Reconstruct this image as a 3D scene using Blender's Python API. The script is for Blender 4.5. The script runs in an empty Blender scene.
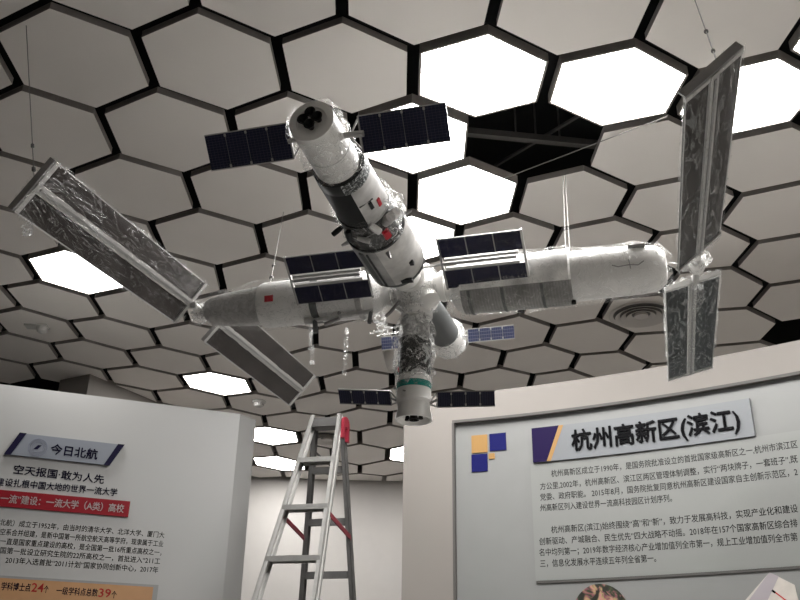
import bpy, math, random
import numpy as np
from mathutils import Vector, Matrix, noise
random.seed(7)
SC = bpy.context.scene
COL = SC.collection
PI = math.pi

# ------------------------------------------------------------------ camera
F_PX = 900.0                       # focal length in pixels of the 800 px wide frame
R = np.array([[0.9991823810526508, -0.03744227862934496, 0.015252710086964872],
              [0.02950958429604922, 0.41752728289849106, -0.9081850871212777],
              [0.027636096479583868, 0.9078926389204017, 0.41829081075840757]])
CAM = np.array([0.0, 0.0, 1.5])
CZ = 4.0                           # underside of the ceiling panels
cd = bpy.data.cameras.new('camera')
cam = bpy.data.objects.new('camera', cd)
COL.objects.link(cam)
cd.sensor_width = 36.0
cd.lens = F_PX / 800 * 36.0
cd.clip_start = 0.05
m = Matrix(((R[0][0], -R[1][0], -R[2][0], 0), (R[0][1], -R[1][1], -R[2][1], 0), (R[0][2], -R[1][2], -R[2][2], 1.5), (0, 0, 0, 1)))
cam.matrix_world = m
SC.camera = cam

def ray(x, y):
    return np.array([(x - 400) / F_PX, (y - 300) / F_PX, 1.0]) @ R
def at_z(x, y, z):
    d = ray(x, y)
    return CAM + d * (z - 1.5) / d[2]
def pix(P):
    q = R @ (np.array(P, float) - CAM)
    return 400 + F_PX * q[0] / q[2], 300 + F_PX * q[1] / q[2], q[2]

# ------------------------------------------------------------------ materials
def mat(name, col, rough=0.6, metal=0.0, noise_amt=0.0, noise_scale=8.0, bump=0.0, emit=None, spec=0.5, coords='Object', bump_scale=None):
    m = bpy.data.materials.new(name)
    m.use_nodes = True
    nt = m.node_tree
    b = nt.nodes['Principled BSDF']
    b.inputs['Base Color'].default_value = (*col, 1)
    b.inputs['Roughness'].default_value = rough
    b.inputs['Metallic'].default_value = metal
    b.inputs['Specular IOR Level'].default_value = spec
    if noise_amt or bump:
        tc = nt.nodes.new('ShaderNodeTexCoord')
        n = nt.nodes.new('ShaderNodeTexNoise')
        n.inputs['Scale'].default_value = noise_scale
        n.inputs['Detail'].default_value = 4
        nt.links.new(tc.outputs[coords], n.inputs['Vector'])
        if noise_amt:
            r = nt.nodes.new('ShaderNodeMapRange')
            r.inputs['From Min'].default_value = .3; r.inputs['From Max'].default_value = .7
            r.inputs['To Min'].default_value = 1 - noise_amt; r.inputs['To Max'].default_value = 1 + noise_amt
            nt.links.new(n.outputs['Fac'], r.inputs['Value'])
            mx = nt.nodes.new('ShaderNodeVectorMath'); mx.operation = 'SCALE'
            mx.inputs[0].default_value = col
            nt.links.new(r.outputs['Result'], mx.inputs['Scale'])
            nt.links.new(mx.outputs['Vector'], b.inputs['Base Color'])
        if bump:
            n2 = n
            if bump_scale:
                n2 = nt.nodes.new('ShaderNodeTexNoise'); n2.inputs['Scale'].default_value = bump_scale
                nt.links.new(tc.outputs[coords], n2.inputs['Vector'])
            bp = nt.nodes.new('ShaderNodeBump')
            bp.inputs['Strength'].default_value = bump
            bp.inputs['Distance'].default_value = 0.01
            nt.links.new(n2.outputs['Fac'], bp.inputs['Height'])
            nt.links.new(bp.outputs['Normal'], b.inputs['Normal'])
    if emit:
        b.inputs['Emission Color'].default_value = (*emit[0], 1)
        b.inputs['Emission Strength'].default_value = emit[1]
    return m

def film_mat(name, base=0.10, streak=0.55, scale=9.0, stretch=(1, 1, 1), white=0.75, ridge=.06, rot=0.0):
    """clear plastic wrapping: see-through, with crumple lines that catch the light"""
    m = bpy.data.materials.new(name)
    m.use_nodes = True
    nt = m.node_tree
    nt.nodes.clear()
    N = nt.nodes.new; L = nt.links.new
    out = N('ShaderNodeOutputMaterial')
    tc = N('ShaderNodeTexCoord'); mp = N('ShaderNodeMapping'); mp.inputs['Scale'].default_value = stretch; mp.inputs['Rotation'].default_value = (0, 0, rot)
    L(tc.outputs['Object'], mp.inputs['Vector'])
    n1 = N('ShaderNodeTexNoise'); n1.inputs['Scale'].default_value = scale; n1.inputs['Detail'].default_value = 5
    n1.inputs['Distortion'].default_value = 1.6
    L(mp.outputs['Vector'], n1.inputs['Vector'])
    # ridges: 1 - |2n-1|
    a = N('ShaderNodeMath'); a.operation = 'MULTIPLY_ADD'; a.inputs[1].default_value = 2; a.inputs[2].default_value = -1
    L(n1.outputs['Fac'], a.inputs[0])
    b = N('ShaderNodeMath'); b.operation = 'ABSOLUTE'; L(a.outputs[0], b.inputs[0])
    r = N('ShaderNodeMapRange'); r.inputs['From Min'].default_value = 0.0; r.inputs['From Max'].default_value = ridge
    r.inputs['To Min'].default_value = base + streak; r.inputs['To Max'].default_value = base
    L(b.outputs[0], r.inputs['Value'])
    bp = N('ShaderNodeBump'); bp.inputs['Strength'].default_value = 0.9; bp.inputs['Distance'].default_value = 0.02
    L(n1.outputs['Fac'], bp.inputs['Height'])
    tr = N('ShaderNodeBsdfTransparent')
    gl = N('ShaderNodeBsdfGlossy'); gl.inputs['Roughness'].default_value = 0.16; gl.inputs['Color'].default_value = (.95, .95, .95, 1)
    df = N('ShaderNodeBsdfDiffuse'); df.inputs['Color'].default_value = (white, white, white * .98, 1)
    tl = N('ShaderNodeBsdfTranslucent'); tl.inputs['Color'].default_value = (white, white, white * .98, 1)
    L(bp.outputs['Normal'], gl.inputs['Normal'])
    m0 = N('ShaderNodeMixShader'); m0.inputs[0].default_value = .5; L(df.outputs[0], m0.inputs[1]); L(tl.outputs[0], m0.inputs[2])
    m1 = N('ShaderNodeMixShader'); m1.inputs[0].default_value = .55; L(m0.outputs[0], m1.inputs[1]); L(gl.outputs[0], m1.inputs[2])
    m2 = N('ShaderNodeMixShader'); L(r.outputs['Result'], m2.inputs[0]); L(tr.outputs[0], m2.inputs[1]); L(m1.outputs[0], m2.inputs[2])
    L(m2.outputs[0], out.inputs['Surface'])
    return m

def sector_mat(name, ca, cb, axis_v, thresh, rough=.4, spec=.15, ribs=0):
    """two colours split lengthwise along a module (a dark blanket beside white paint, or painted shading)"""
    m = mat(name, ca, rough, spec=spec)
    nt = m.node_tree; N = nt.nodes.new; L = nt.links.new
    b = nt.nodes['Principled BSDF']
    tc = N('ShaderNodeTexCoord')
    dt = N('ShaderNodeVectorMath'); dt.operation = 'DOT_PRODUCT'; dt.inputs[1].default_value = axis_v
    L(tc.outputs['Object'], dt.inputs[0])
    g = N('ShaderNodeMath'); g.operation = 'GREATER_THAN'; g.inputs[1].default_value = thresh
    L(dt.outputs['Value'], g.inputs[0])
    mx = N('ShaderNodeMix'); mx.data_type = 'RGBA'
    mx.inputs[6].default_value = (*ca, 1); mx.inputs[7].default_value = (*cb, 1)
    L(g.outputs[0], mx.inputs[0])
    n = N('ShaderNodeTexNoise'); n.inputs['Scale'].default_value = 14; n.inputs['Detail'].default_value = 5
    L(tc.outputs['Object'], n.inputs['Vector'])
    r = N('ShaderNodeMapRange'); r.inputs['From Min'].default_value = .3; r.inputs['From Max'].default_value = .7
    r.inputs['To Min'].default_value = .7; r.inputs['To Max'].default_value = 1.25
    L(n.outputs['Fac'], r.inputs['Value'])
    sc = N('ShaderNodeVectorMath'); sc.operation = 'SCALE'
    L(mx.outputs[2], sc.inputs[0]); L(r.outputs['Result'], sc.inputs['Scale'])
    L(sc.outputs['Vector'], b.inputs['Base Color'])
    if ribs:
        w = N('ShaderNodeTexWave'); w.inputs['Scale'].default_value = ribs; w.bands_direction = 'X'
        L(tc.outputs['Object'], w.inputs['Vector'])
        q = N('ShaderNodeMapRange'); q.inputs['To Min'].default_value = .88; q.inputs['To Max'].default_value = 1.05
        L(w.outputs['Fac'], q.inputs['Value'])
        s2 = N('ShaderNodeVectorMath'); s2.operation = 'SCALE'; L(sc.outputs['Vector'], s2.inputs[0]); L(q.outputs['Result'], s2.inputs['Scale'])
        m2 = N('ShaderNodeMix'); m2.data_type = 'RGBA'; L(g.outputs[0], m2.inputs[0]); L(sc.outputs['Vector'], m2.inputs[6]); L(s2.outputs['Vector'], m2.inputs[7])
        L(m2.outputs[2], b.inputs['Base Color'])
    return m

def foil_mat(name, dark, light, scale=60, rough=.3, metal=.6, lo=.45, hi=.6):
    m = mat(name, dark, rough, metal)
    nt = m.node_tree; N = nt.nodes.new; L = nt.links.new
    b = nt.nodes['Principled BSDF']
    tc = N('ShaderNodeTexCoord')
    n = N('ShaderNodeTexNoise'); n.inputs['Scale'].default_value = scale; n.inputs['Detail'].default_value = 3
    n.inputs['Distortion'].default_value = .8
    L(tc.outputs['Object'], n.inputs['Vector'])
    cr = N('ShaderNodeValToRGB'); cr.color_ramp.elements[0].position = lo; cr.color_ramp.elements[1].position = hi
    cr.color_ramp.elements[0].color = (*dark, 1); cr.color_ramp.elements[1].color = (*light, 1)
    L(n.outputs['Fac'], cr.inputs[0]); L(cr.outputs[0], b.inputs['Base Color'])
    bp = N('ShaderNodeBump'); bp.inputs['Strength'].default_value = .6; bp.inputs['Distance'].default_value = .01
    L(n.outputs['Fac'], bp.inputs['Height']); L(bp.outputs['Normal'], b.inputs['Normal'])
    return m

def panel_mat(name, col, line, sx, sy, wdt=.06, rough=.35):
    """solar cells: thin paler lines over dark cells (generated coordinates of the panel)"""
    m = mat(name, col, rough)
    nt = m.node_tree; N = nt.nodes.new; L = nt.links.new
    b = nt.nodes['Principled BSDF']
    uv = N('ShaderNodeTexCoord'); mp = N('ShaderNodeMapping'); mp.inputs['Scale'].default_value = (sx, sy, 1)
    L(uv.outputs['UV'], mp.inputs['Vector'])
    sep = N('ShaderNodeSeparateXYZ'); L(mp.outputs['Vector'], sep.inputs[0])
    def ln(sock, w):
        f = N('ShaderNodeMath'); f.operation = 'FRACT'; L(sock, f.inputs[0])
        g = N('ShaderNodeMath'); g.operation = 'LESS_THAN'; g.inputs[1].default_value = w; L(f.outputs[0], g.inputs[0])
        return g.outputs[0]
    a = ln(sep.outputs[0], wdt); c = ln(sep.outputs[1], wdt * 1.5)
    mx0 = N('ShaderNodeMath'); mx0.operation = 'MAXIMUM'; L(a, mx0.inputs[0]); L(c, mx0.inputs[1])
    mx = N('ShaderNodeMix'); mx.data_type = 'RGBA'; mx.inputs[6].default_value = (*col, 1); mx.inputs[7].default_value = (*line, 1)
    L(mx0.outputs[0], mx.inputs[0]); L(mx.outputs[2], b.inputs['Base Color'])
    return m

M = {}
M['tile'] = mat('painted_panel', (.84, .80, .76), .75, noise_amt=.03, noise_scale=1.5, coords='Object')
M['tile_edge'] = mat('panel_edge_shade', (.30, .275, .255), .8)  # same panel in shade: the darker tone is put into the sides
M['wall_p'] = mat('pale_paint', (.80, .78, .75), .7)
M['mast'] = mat('mast_paint', (.46, .45, .44), .4)
M['lamp'] = mat('lamp_diffuser', (.9, .9, .9), .5, emit=((1, .985, .96), 9.0))
M['black'] = mat('black_plenum', (.006, .006, .007), .9)
M['rail'] = mat('plenum_steel', (.10, .095, .09), .6, .3)
M['wall'] = mat('beige_paint', (.222, .203, .187), .7, noise_amt=.02, noise_scale=2)
M['wall_l'] = mat('display_wall_paint', (.30, .298, .292), .45, noise_amt=.02, noise_scale=2)
M['wall_w'] = mat('white_paint', (.40, .38, .362), .7, noise_amt=.02)
M['floor_dim'] = mat('dark_floor_dimmer', (.09, .085, .08), .9, noise_amt=.1, noise_scale=6)  # dark tone for the added, unseen floor half that dims the left
M['floor'] = mat('stone_floor', (.86, .845, .82), .35, noise_amt=.06, noise_scale=3)
M['board'] = mat('board_vinyl', (.21, .212, .208), .4, noise_amt=.015)
M['plate'] = mat('acrylic_plate', (.228, .233, .225), .3)
M['title_plate'] = mat('title_plate_grey', (.175, .184, .196), .35)
M['ltitle'] = mat('left_title_grey', (.165, .178, .205), .35)
M['edge_dark'] = mat('dark_reveal_and_shadow', (.10, .095, .09), .5, spec=.18)  # metal reveal, and the painted shadow under the text plate
M['purple'] = mat('deep_purple', (.013, .007, .042), .5, spec=.08)
M['navy'] = mat('navy_blue', (.009, .010, .085), .5, spec=.08)
M['gold'] = mat('gold_yellow', (.31, .175, .055), .4)
M['ink'] = mat('black_lettering', (.003, .003, .004), .5, spec=.06)
M['ink2'] = mat('grey_print', (.03, .03, .03), .7, spec=.06)
M['inkp'] = mat('dark_navy_lettering', (.007, .006, .022), .5, spec=.08)
M['red'] = mat('banner_red', (.18, .008, .014), .4, spec=.18)
M['redtext'] = mat('red_print', (.45, .02, .02), .5)
M['whitetext'] = mat('white_print', (.36, .35, .34), .5)
M['orange'] = mat('orange_strip', (.34, .185, .085), .45, noise_amt=.05)
M['seal'] = mat('seal_grey', (.16, .17, .21), .5, spec=.18)
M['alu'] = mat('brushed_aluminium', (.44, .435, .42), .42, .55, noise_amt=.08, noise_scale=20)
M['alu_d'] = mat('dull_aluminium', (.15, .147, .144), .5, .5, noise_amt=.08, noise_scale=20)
M['redplastic'] = mat('red_plastic', (.22, .014, .028), .4)
M['darkred'] = mat('dark_red_steel', (.16, .02, .03), .5)
M['white'] = mat('white_model_paint', (.84, .83, .81), .38, noise_amt=.05, noise_scale=12)
M['offwhite'] = mat('offwhite_blanket', (.52, .51, .49), .5, noise_amt=.12, noise_scale=16, bump=.4)
M['silver'] = foil_mat('silver_foil', (.48, .475, .465), (.62, .61, .6), 40, .4, .3, .35, .65)
M['speck'] = foil_mat('speckled_band', (.03, .035, .035), (.55, .57, .56), 150, .5, .1, .5, .62)
M['darkfoil'] = foil_mat('dark_foil', (.008, .009, .009), (.66, .67, .67), 24, .35, .0, .53, .60)
M['darkfoil2'] = foil_mat('black_foil', (.007, .008, .008), (.5, .51, .51), 26, .4, .0, .60, .68)
M['foil2'] = foil_mat('crumpled_silver', (.28, .28, .28), (.80, .80, .79), 34, .3, .2, .42, .60)
M['dark'] = mat('dark_blanket', (.022, .024, .025), .42, spec=.18, noise_amt=.4, noise_scale=10)
M['greyband'] = mat('grey_band', (.13, .135, .135), .55, spec=.2)
M['nozzle'] = mat('black_nozzle', (.008, .008, .008), .35, spec=.18)
M['teal'] = foil_mat('teal_band', (.0, .24, .20), (.5, .6, .58), 40, .4, 0, .62, .8)
M['flag'] = mat('flag_red', (.55, .012, .03), .4)
M['cell'] = panel_mat('dark_blue_cells', (.012, .013, .038), (.10, .10, .14), 6, 14, .07)
M['cellb'] = panel_mat('blue_cells', (.018, .028, .10), (.22, .23, .30), 5, 4, .08)
M['cellw'] = mat('dark_wing_cells', (.014, .014, .036), .3, spec=.18)
M['blanket'] = mat('charcoal_wing_blanket', (.042, .036, .034), .45, spec=.18, noise_amt=.25, noise_scale=7)
M['blanket2'] = mat('slate_wing_blanket', (.036, .041, .044), .45, spec=.18, noise_amt=.25, noise_scale=7)
M['frame'] = mat('light_frame_metal', (.50, .49, .48), .4, .3)
M['rod'] = mat('grey_rod', (.30, .295, .29), .4, .5)
M['film'] = film_mat('clear_wrap', .03, .28, 16, (1, 1, 1))
M['film2'] = film_mat('clear_wrap_wing', .015, .30, 11, (3.4, .8, 3.4), .9, .07, .35)
M['film6'] = film_mat('clear_wrap_streaky', .03, .38, 9, (3.4, .7, 3.4), .9, .10, -.2)
M['film5'] = film_mat('clear_wrap_loose', .05, .45, 20, (1, 1, 1), .9, .07)
M['film3'] = film_mat('clear_wrap_crumpled', .07, .70, 22, (1, 1, 1), .9, .09)
M['wire'] = mat('steel_wire', (.22, .21, .20), .5, .3)
M['brass'] = mat('white_plastic', (.55, .54, .52), .4)
M['vent'] = mat('vent_white', (.66, .63, .60), .5)
M['ventdark'] = mat('vent_throat', (.18, .172, .165), .7)

# ------------------------------------------------------------------ mesh builder
class MB:
    def __init__(s):
        s.v = []; s.f = []; s.m = []; s.mats = []; s.uv = {}
        s.smooth = []
    def mi(s, m):
        if m not in s.mats: s.mats.append(m)
        return s.mats.index(m)
    def add(s, vs, fs, m, smooth=False):
        o = len(s.v); k = s.mi(m)
        s.v += [tuple(map(float, p)) for p in vs]
        for f in fs:
            s.f.append([o + i for i in f]); s.m.append(k); s.smooth.append(smooth)
        return o
    def hexa(s, c, m, caps=True):
        # c: 8 corners: 4 of one face, 4 of the opposite
        fs = [(3, 2, 1, 0), (4, 5, 6, 7), (0, 1, 5, 4), (1, 2, 6, 5), (2, 3, 7, 6), (3, 0, 4, 7)]
        return s.add(c, fs, m)
    def box(s, lo, hi, m, T=None):
        x0, y0, z0 = lo; x1, y1, z1 = hi
        c = [(x0, y0, z0), (x1, y0, z0), (x1, y1, z0), (x0, y1, z0), (x0, y0, z1), (x1, y0, z1), (x1, y1, z1), (x0, y1, z1)]
        if T is not None: c = [tuple(T @ Vector(p)) for p in c]
        return s.hexa(c, m)
    def bar(s, a, b, w, h, m, up=(0, 0, 1)):
        a = Vector(a); b = Vector(b); d = (b - a).normalized(); up = Vector(up)
        x = d.cross(up)
        if x.length < 1e-4: x = d.cross(Vector((1, 0, 0)))
        x.normalize(); y = x.cross(d).normalized()
        c = []
        for p in (a, b):
            for (i, j) in ((-1, -1), (1, -1), (1, 1), (-1, 1)):
                c.append(tuple(p + x * (i * w / 2) + y * (j * h / 2)))
        return s.hexa(c, m)
    def tube(s, pts, r, m, seg=8, caps=True):
        pts = [Vector(p) for p in pts]
        rs = r if isinstance(r, (list, tuple)) else [r] * len(pts)
        d = (pts[1] - pts[0]).normalized()
        x = d.cross(Vector((0, 0, 1)))
        if x.length < 1e-3: x = d.cross(Vector((1, 0, 0)))
        x.normalize(); vs = []; fs = []
        for i, p in enumerate(pts):
            t = (pts[min(i + 1, len(pts) - 1)] - pts[max(i - 1, 0)]).normalized()
            x = (x - t * x.dot(t)).normalized(); y = t.cross(x)
            for k in range(seg):
                a = 2 * PI * k / seg
                vs.append(p + (x * math.cos(a) + y * math.sin(a)) * rs[i])
        for i in range(len(pts) - 1):
            for k in range(seg):
                k2 = (k + 1) % seg
                fs.append((i * seg + k, i * seg + k2, (i + 1) * seg + k2, (i + 1) * seg + k))
        if caps:
            fs.append(tuple(reversed(range(seg)))); fs.append(tuple((len(pts) - 1) * seg + k for k in range(seg)))
        return s.add(vs, fs, m, True)
    def lathe(s, prof, o, ax, m, seg=40, nz=0, nf=9, cap0=True, cap1=True, arc=None, ref=None):
        """prof: (distance along axis, radius); nz: crumple amplitude"""
        o = Vector(o); ax = Vector(ax).normalized()
        x = ax.cross(Vector(ref) if ref else Vector((0, 0, 1)))
        if x.length < 1e-3: x = ax.cross(Vector((1, 0, 0)))
        x.normalize(); y = ax.cross(x)
        a0, a1 = arc if arc else (0, 2 * PI)
        vs = []; fs = []; n = seg if not arc else seg + 1
        for (t, r) in prof:
            for k in range(n):
                a = a0 + (a1 - a0) * k / seg
                d = x * math.cos(a) + y * math.sin(a)
                p = o + ax * t + d * r
                if nz:
                    q = noise.noise(p * nf) + .5 * noise.noise(p * nf * 2.7)
                    p = p + d * (nz * q)
                vs.append(p)
        for i in range(len(prof) - 1):
            for k in range(seg):
                k2 = (k + 1) % n
                fs.append((i * n + k, i * n + k2, (i + 1) * n + k2, (i + 1) * n + k))
        if not arc:
            if cap0 and prof[0][1] > 1e-5: fs.append(tuple(reversed(range(n))))
            if cap1 and prof[-1][1] > 1e-5: fs.append(tuple((len(prof) - 1) * n + k for k in range(n)))
        return s.add(vs, fs, m, True)
    def build(s, name, parent=None, loc=None, sharp=35, uvs=False):
        me = bpy.data.meshes.new(name)
        me.from_pydata(s.v, [], s.f)
        for mm in s.mats: me.materials.append(mm)
        me.polygons.foreach_set('material_index', s.m)
        me.polygons.foreach_set('use_smooth', s.smooth)
        me.update()
        if any(s.smooth):
            me.set_sharp_from_angle(angle=math.radians(sharp))
        ob = bpy.data.objects.new(name, me)
        COL.objects.link(ob)
        if parent is not None: ob.parent = parent
        if loc is not None:
            # the vertices were given around the parent's origin; move the origin only
            ob.location = loc
        return ob

def tag(o, label, cat, group=None, kind=None):
    if label: o['label'] = label
    if cat: o['category'] = cat
    if group: o['group'] = group
    if kind: o['kind'] = kind
    return o
def struct(o):
    o['kind'] = 'structure'; return o
def empty(name, loc=(0, 0, 0), rz=0.0):
    o = bpy.data.objects.new(name, None); COL.objects.link(o)
    o.location = loc; o.rotation_euler = (0, 0, rz); o.empty_display_size = .1
    return o
CORR = '''0,-1,491.8,29.7 -1,-0.5,412,49 -2,-1,341.7,17.5 -3,-0.5,277,40 -4,-1,194.7,8.4 -5,-0.5,135,33.7 -6,-1,47.2,3.4 1,-0.5,553.6,58 2,-1,638,42 3,-0.5,695,72.7 4,-1,783.3,53.3 0,1,472.6,118.8 -1,0.5,412.6,98.5 -3,0.5,286,96 -4,1,230,111.4 -5,0.5,153.6,89.4 -6,1,99.6,111.4 -7,0.5,18.6,86 1,0.5,543.4,106.3 2,1,600,130 3,0.5,670,116.7 0,2,470,163.7 1,2.5,523,179 2,2,586.6,168.7 3,2.5,631.8,187.3 -1,2.5,414,177 -3,2.5,301,175.5 -5,2.5,186.5,173.7 -6,2,116.4,157 5,2.5,739,195 1,3.5,513,215.4 0,4,460,228.3 2,4,560.3,229 3,3.5,617,219 4,4,657.5,233 5,3.5,720,225.7 6,4,754.3,242.3 -5,3.5,195.7,211.4 -6,4,151,222.5 -4,4,256.5,227.6 -4,5,266.6,255 -5,5.5,217.7,266.4 6,5,733.3,267.3 7,5.5,768.3,286 -5,6.5,222.7,291.7 7,6.5,750,307.7 -8,7,91,297 -8,8,101,317 -7,8.5,153,330 -7,9.5,157,345.5 -9,5.5,23.6,258 -9,6.5,35,281 -10,7,4,287 -10,8,18,307 -9,8.5,71,323 -9,9.5,81,338.5 -10,10,52.5,344.5 -10,11,60,359 -8,10,127.5,351 -8,11,132.5,365.5 -9,11.5,106,371 -9,12.5,110,382.5 -7,11.5,183,376.5 -6,10,202.5,357.5 -6,11,208.5,371 -6,13,225,396 -6,14,230,409 -5,11.5,247,380 -5,12.5,253,390.5 -4,13,293,404 -5,14.5,262.5,415 -5,15.5,266,426.5 -3,11.5,322,378 -3,12.5,323,390 -2,10,355,352.5 -2,11,355.5,369 -1,11.5,392,375 -1,12.5,392,387 -1,14.5,390,411 -1,15.5,389.5,425.5 -2,16,360,432 -2,17,360,443 -1,17.5,387.5,449 -1,18.5,387,460 -2,19,360,466 4,7,609,298 4,8,599,321.7 3,8.5,552,325.8 3,9.5,547,345.3 2,10,503,352 2,11,502,366 5,8.5,632.5,333 5,9.5,623.8,351 1,11.5,460,375 1,12.5,460,388.7 2,8,522.5,313.5 1,8.5,476,325.5 4,10,575.5,355 4,11,571,369 6,10,648,365 8,7,777.7,323.3 8,8,763.3,341.7'''
EXPOSURE = 2.0
# ------------------------------------------------------------------ helpers on meshes
def recenter(ob, loc=None):
    """put the object's origin at the middle of its underside (or at loc)"""
    me = ob.data
    co = np.empty(len(me.vertices) * 3); me.vertices.foreach_get('co', co); co = co.reshape(-1, 3)
    if loc is None:
        lo = co.min(0); hi = co.max(0); loc = ((lo[0] + hi[0]) / 2, (lo[1] + hi[1]) / 2, lo[2])
    me.transform(Matrix.Translation(-Vector(loc)))
    ob.location = Vector(ob.location) + Vector(loc)
    return ob

_tc = {}
def text_mesh(s, bold=0.0, extrude=0.0):
    key = (s, bold, extrude)
    if key in _tc: return _tc[key]
    cu = bpy.data.curves.new('t', 'FONT')
    cu.body = s; cu.size = 1; cu.resolution_u = 2; cu.offset = bold; cu.extrude = extrude
    ob = bpy.data.objects.new('t', cu); COL.objects.link(ob)
    dg = bpy.context.evaluated_depsgraph_get()
    me = bpy.data.meshes.new_from_object(ob.evaluated_get(dg))
    vs = [tuple(v.co) for v in me.vertices]; fs = [tuple(p.vertices) for p in me.polygons]
    bpy.data.objects.remove(ob); bpy.data.meshes.remove(me); bpy.data.curves.remove(cu)
    _tc[key] = (vs, fs)
    return vs, fs
def lay(mb, s, fn, u0, u1, z0, h, m, off=.001, bold=0.0, ext=0.0, prefix='', z1=None, heavy=0.0):
    sh = [0, 0]
    """writing on a wall: from u0 to u1 along it, baseline at height z0, character height h"""
    vs, fs = text_mesh(s, bold, ext)
    xs = [v[0] for v in vs]; a, b = min(xs), max(xs)
    k = (u1 - u0) / (b - a); ky = h / .86
    z1 = z0 if z1 is None else z1
    def put(vs, fs, a, u0):
        out = []
        for (x, y, e) in vs:
            u = u0 + (x - a) * k
            zz = z0 + (z1 - z0) * (u - u0) / (u1 - u0) + (y) * ky
            out.append(fn(u + sh[0], zz + sh[1], off + (e + ext) * h))
        mb.add(out, fs, m)
    for s_ in ((-heavy, 0), (heavy, 0), (0, heavy), (0, -heavy)) if heavy else ((0, 0),):
        sh[0] = s_[0] * ky; sh[1] = s_[1] * ky
        put(vs, fs, a, u0)
    if prefix:
        vs, fs = text_mesh(prefix, bold, ext)
        xs = [v[0] for v in vs]
        put(vs, fs, max(xs), u0 - .006)
def poly_on(mb, pts, fn, m, off=0.0, thick=.004, sub=None):
    """a flat plate with the outline pts (u, z) laid on a wall"""
    n = len(pts)
    lo = [fn(u, z, off) for u, z in pts]; hi = [fn(u, z, off + thick) for u, z in pts]
    fs = [tuple(range(n, 2 * n)), tuple(reversed(range(n)))]
    for i in range(n):
        j = (i + 1) % n; fs.append((i, j, n + j, n + i))
    mb.add(lo + hi, fs, m)
def strip_on(mb, u0, u1, z0, z1, fn, m, off=0.0, thick=.004, n=12):
    """a rectangular plate that follows a curved wall"""
    lo0 = []; hi0 = []; lo1 = []; hi1 = []
    for i in range(n + 1):
        u = u0 + (u1 - u0) * i / n
        lo0.append(fn(u, z0, off)); lo1.append(fn(u, z1, off)); hi0.append(fn(u, z0, off + thick)); hi1.append(fn(u, z1, off + thick))
    vs = lo0 + lo1 + hi0 + hi1; N = n + 1; fs = []
    for i in range(n):
        fs.append((2 * N + i, 2 * N + i + 1, 3 * N + i + 1, 3 * N + i))
        fs.append((i + 1, i, N + i, N + i + 1))
        fs.append((i, i + 1, 2 * N + i + 1, 2 * N + i))
        fs.append((N + i + 1, N + i, 3 * N + i, 3 * N + i + 1))
    fs.append((0, 2 * N, 3 * N, N)); fs.append((n, N + n, 3 * N + n, 2 * N + n))
    mb.add(vs, fs, m)

# ------------------------------------------------------------------ right wall (gently curved)
def wy(x): return 5.25 - .376 * (x - .51) - .13 * (x - .51) ** 2
_xs = np.linspace(.15, 3.3, 400); _ys = wy(_xs)
_us = np.r_[0, np.cumsum(np.hypot(np.diff(_xs), np.diff(_ys)))]
def x2u(x): return float(np.interp(x, _xs, _us))
def fr(u, z, off=0.0):
    x = float(np.interp(u, _us, _xs)) if u >= 0 else .15 + u
    y = wy(x); s = -.376 - .26 * (x - .51)
    n = np.array([s, -1.0]) / math.hypot(s, 1)      # towards the camera side
    return (x + n[0] * off, y + n[1] * off, z)
def hit_r(px, py, off=0.0):
    d = ray(px, py); t = 3.0
    for i in range(40):
        P = CAM + d * t; f = P[1] - (wy(P[0]) - off)
        P2 = CAM + d * (t + 1e-4); f2 = P2[1] - (wy(P2[0]) - off)
        t -= f / ((f2 - f) / 1e-4)
    P = CAM + d * t
    return x2u(P[0]), float(P[2])
REC = .035                                          # the board sits this deep in its opening
HW = 3.28; HF = 3.112
uF0 = x2u(.50); uEnd = x2u(3.2)
w = MB()
strip_on(w, x2u(.208), uEnd, HF, HW, fr, M['wall'], -.12, .12 + REC, 40)
strip_on(w, x2u(.208), uF0, 0, HF, fr, M['wall'], -.12, .12 + REC, 6)
strip_on(w, uF0, uEnd, 0, HF, fr, M['wall'], -.12, .118, 40)
struct(w.build('wall_right'))
def e_right():
    b = MB()
    strip_on(b, uF0, uEnd, 0.9, HF, fr, M['board'], 0, .003, 40)
    o = b.build('display_board')
    e = MB()
    strip_on(e, uF0 - .002, uEnd, HF - .012, HF + .004, fr, M['edge_dark'], .003, REC - .001, 40)
    strip_on(e, uF0 - .004, uF0 + .010, 0.9, HF - .012, fr, M['edge_dark'], .003, REC - .001, 2)
    e.build('edge_strip', o)
    recenter(o) if False else None
    tag(o, 'pale grey display board recessed in the curved beige wall right of the ladder', 'display board')
e_right()
B0 = .003                                           # face of the board
def rect_px(px):                                    # corner list in pixels -> (u, z) on the right wall
    return [hit_r(*p) for p in px]
# the four little squares
sq = MB()
for (u0, u1, z0, z1, mm) in ((.602, .692, 2.913, 3.020, 'gold'), (.704, .796, 2.917, 3.021, 'navy'), (.600, .690, 2.800, 2.904, 'navy'), (.698, .731, 2.870, 2.903, 'gold')):
    strip_on(sq, x2u(u0), x2u(u1), z0, z1, fr, M[mm], B0, .006, 2)
o = sq.build('square_emblem'); recenter(o)
tag(o, 'emblem of two navy and two yellow squares at the upper left of the right-hand board', 'emblem')
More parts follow.
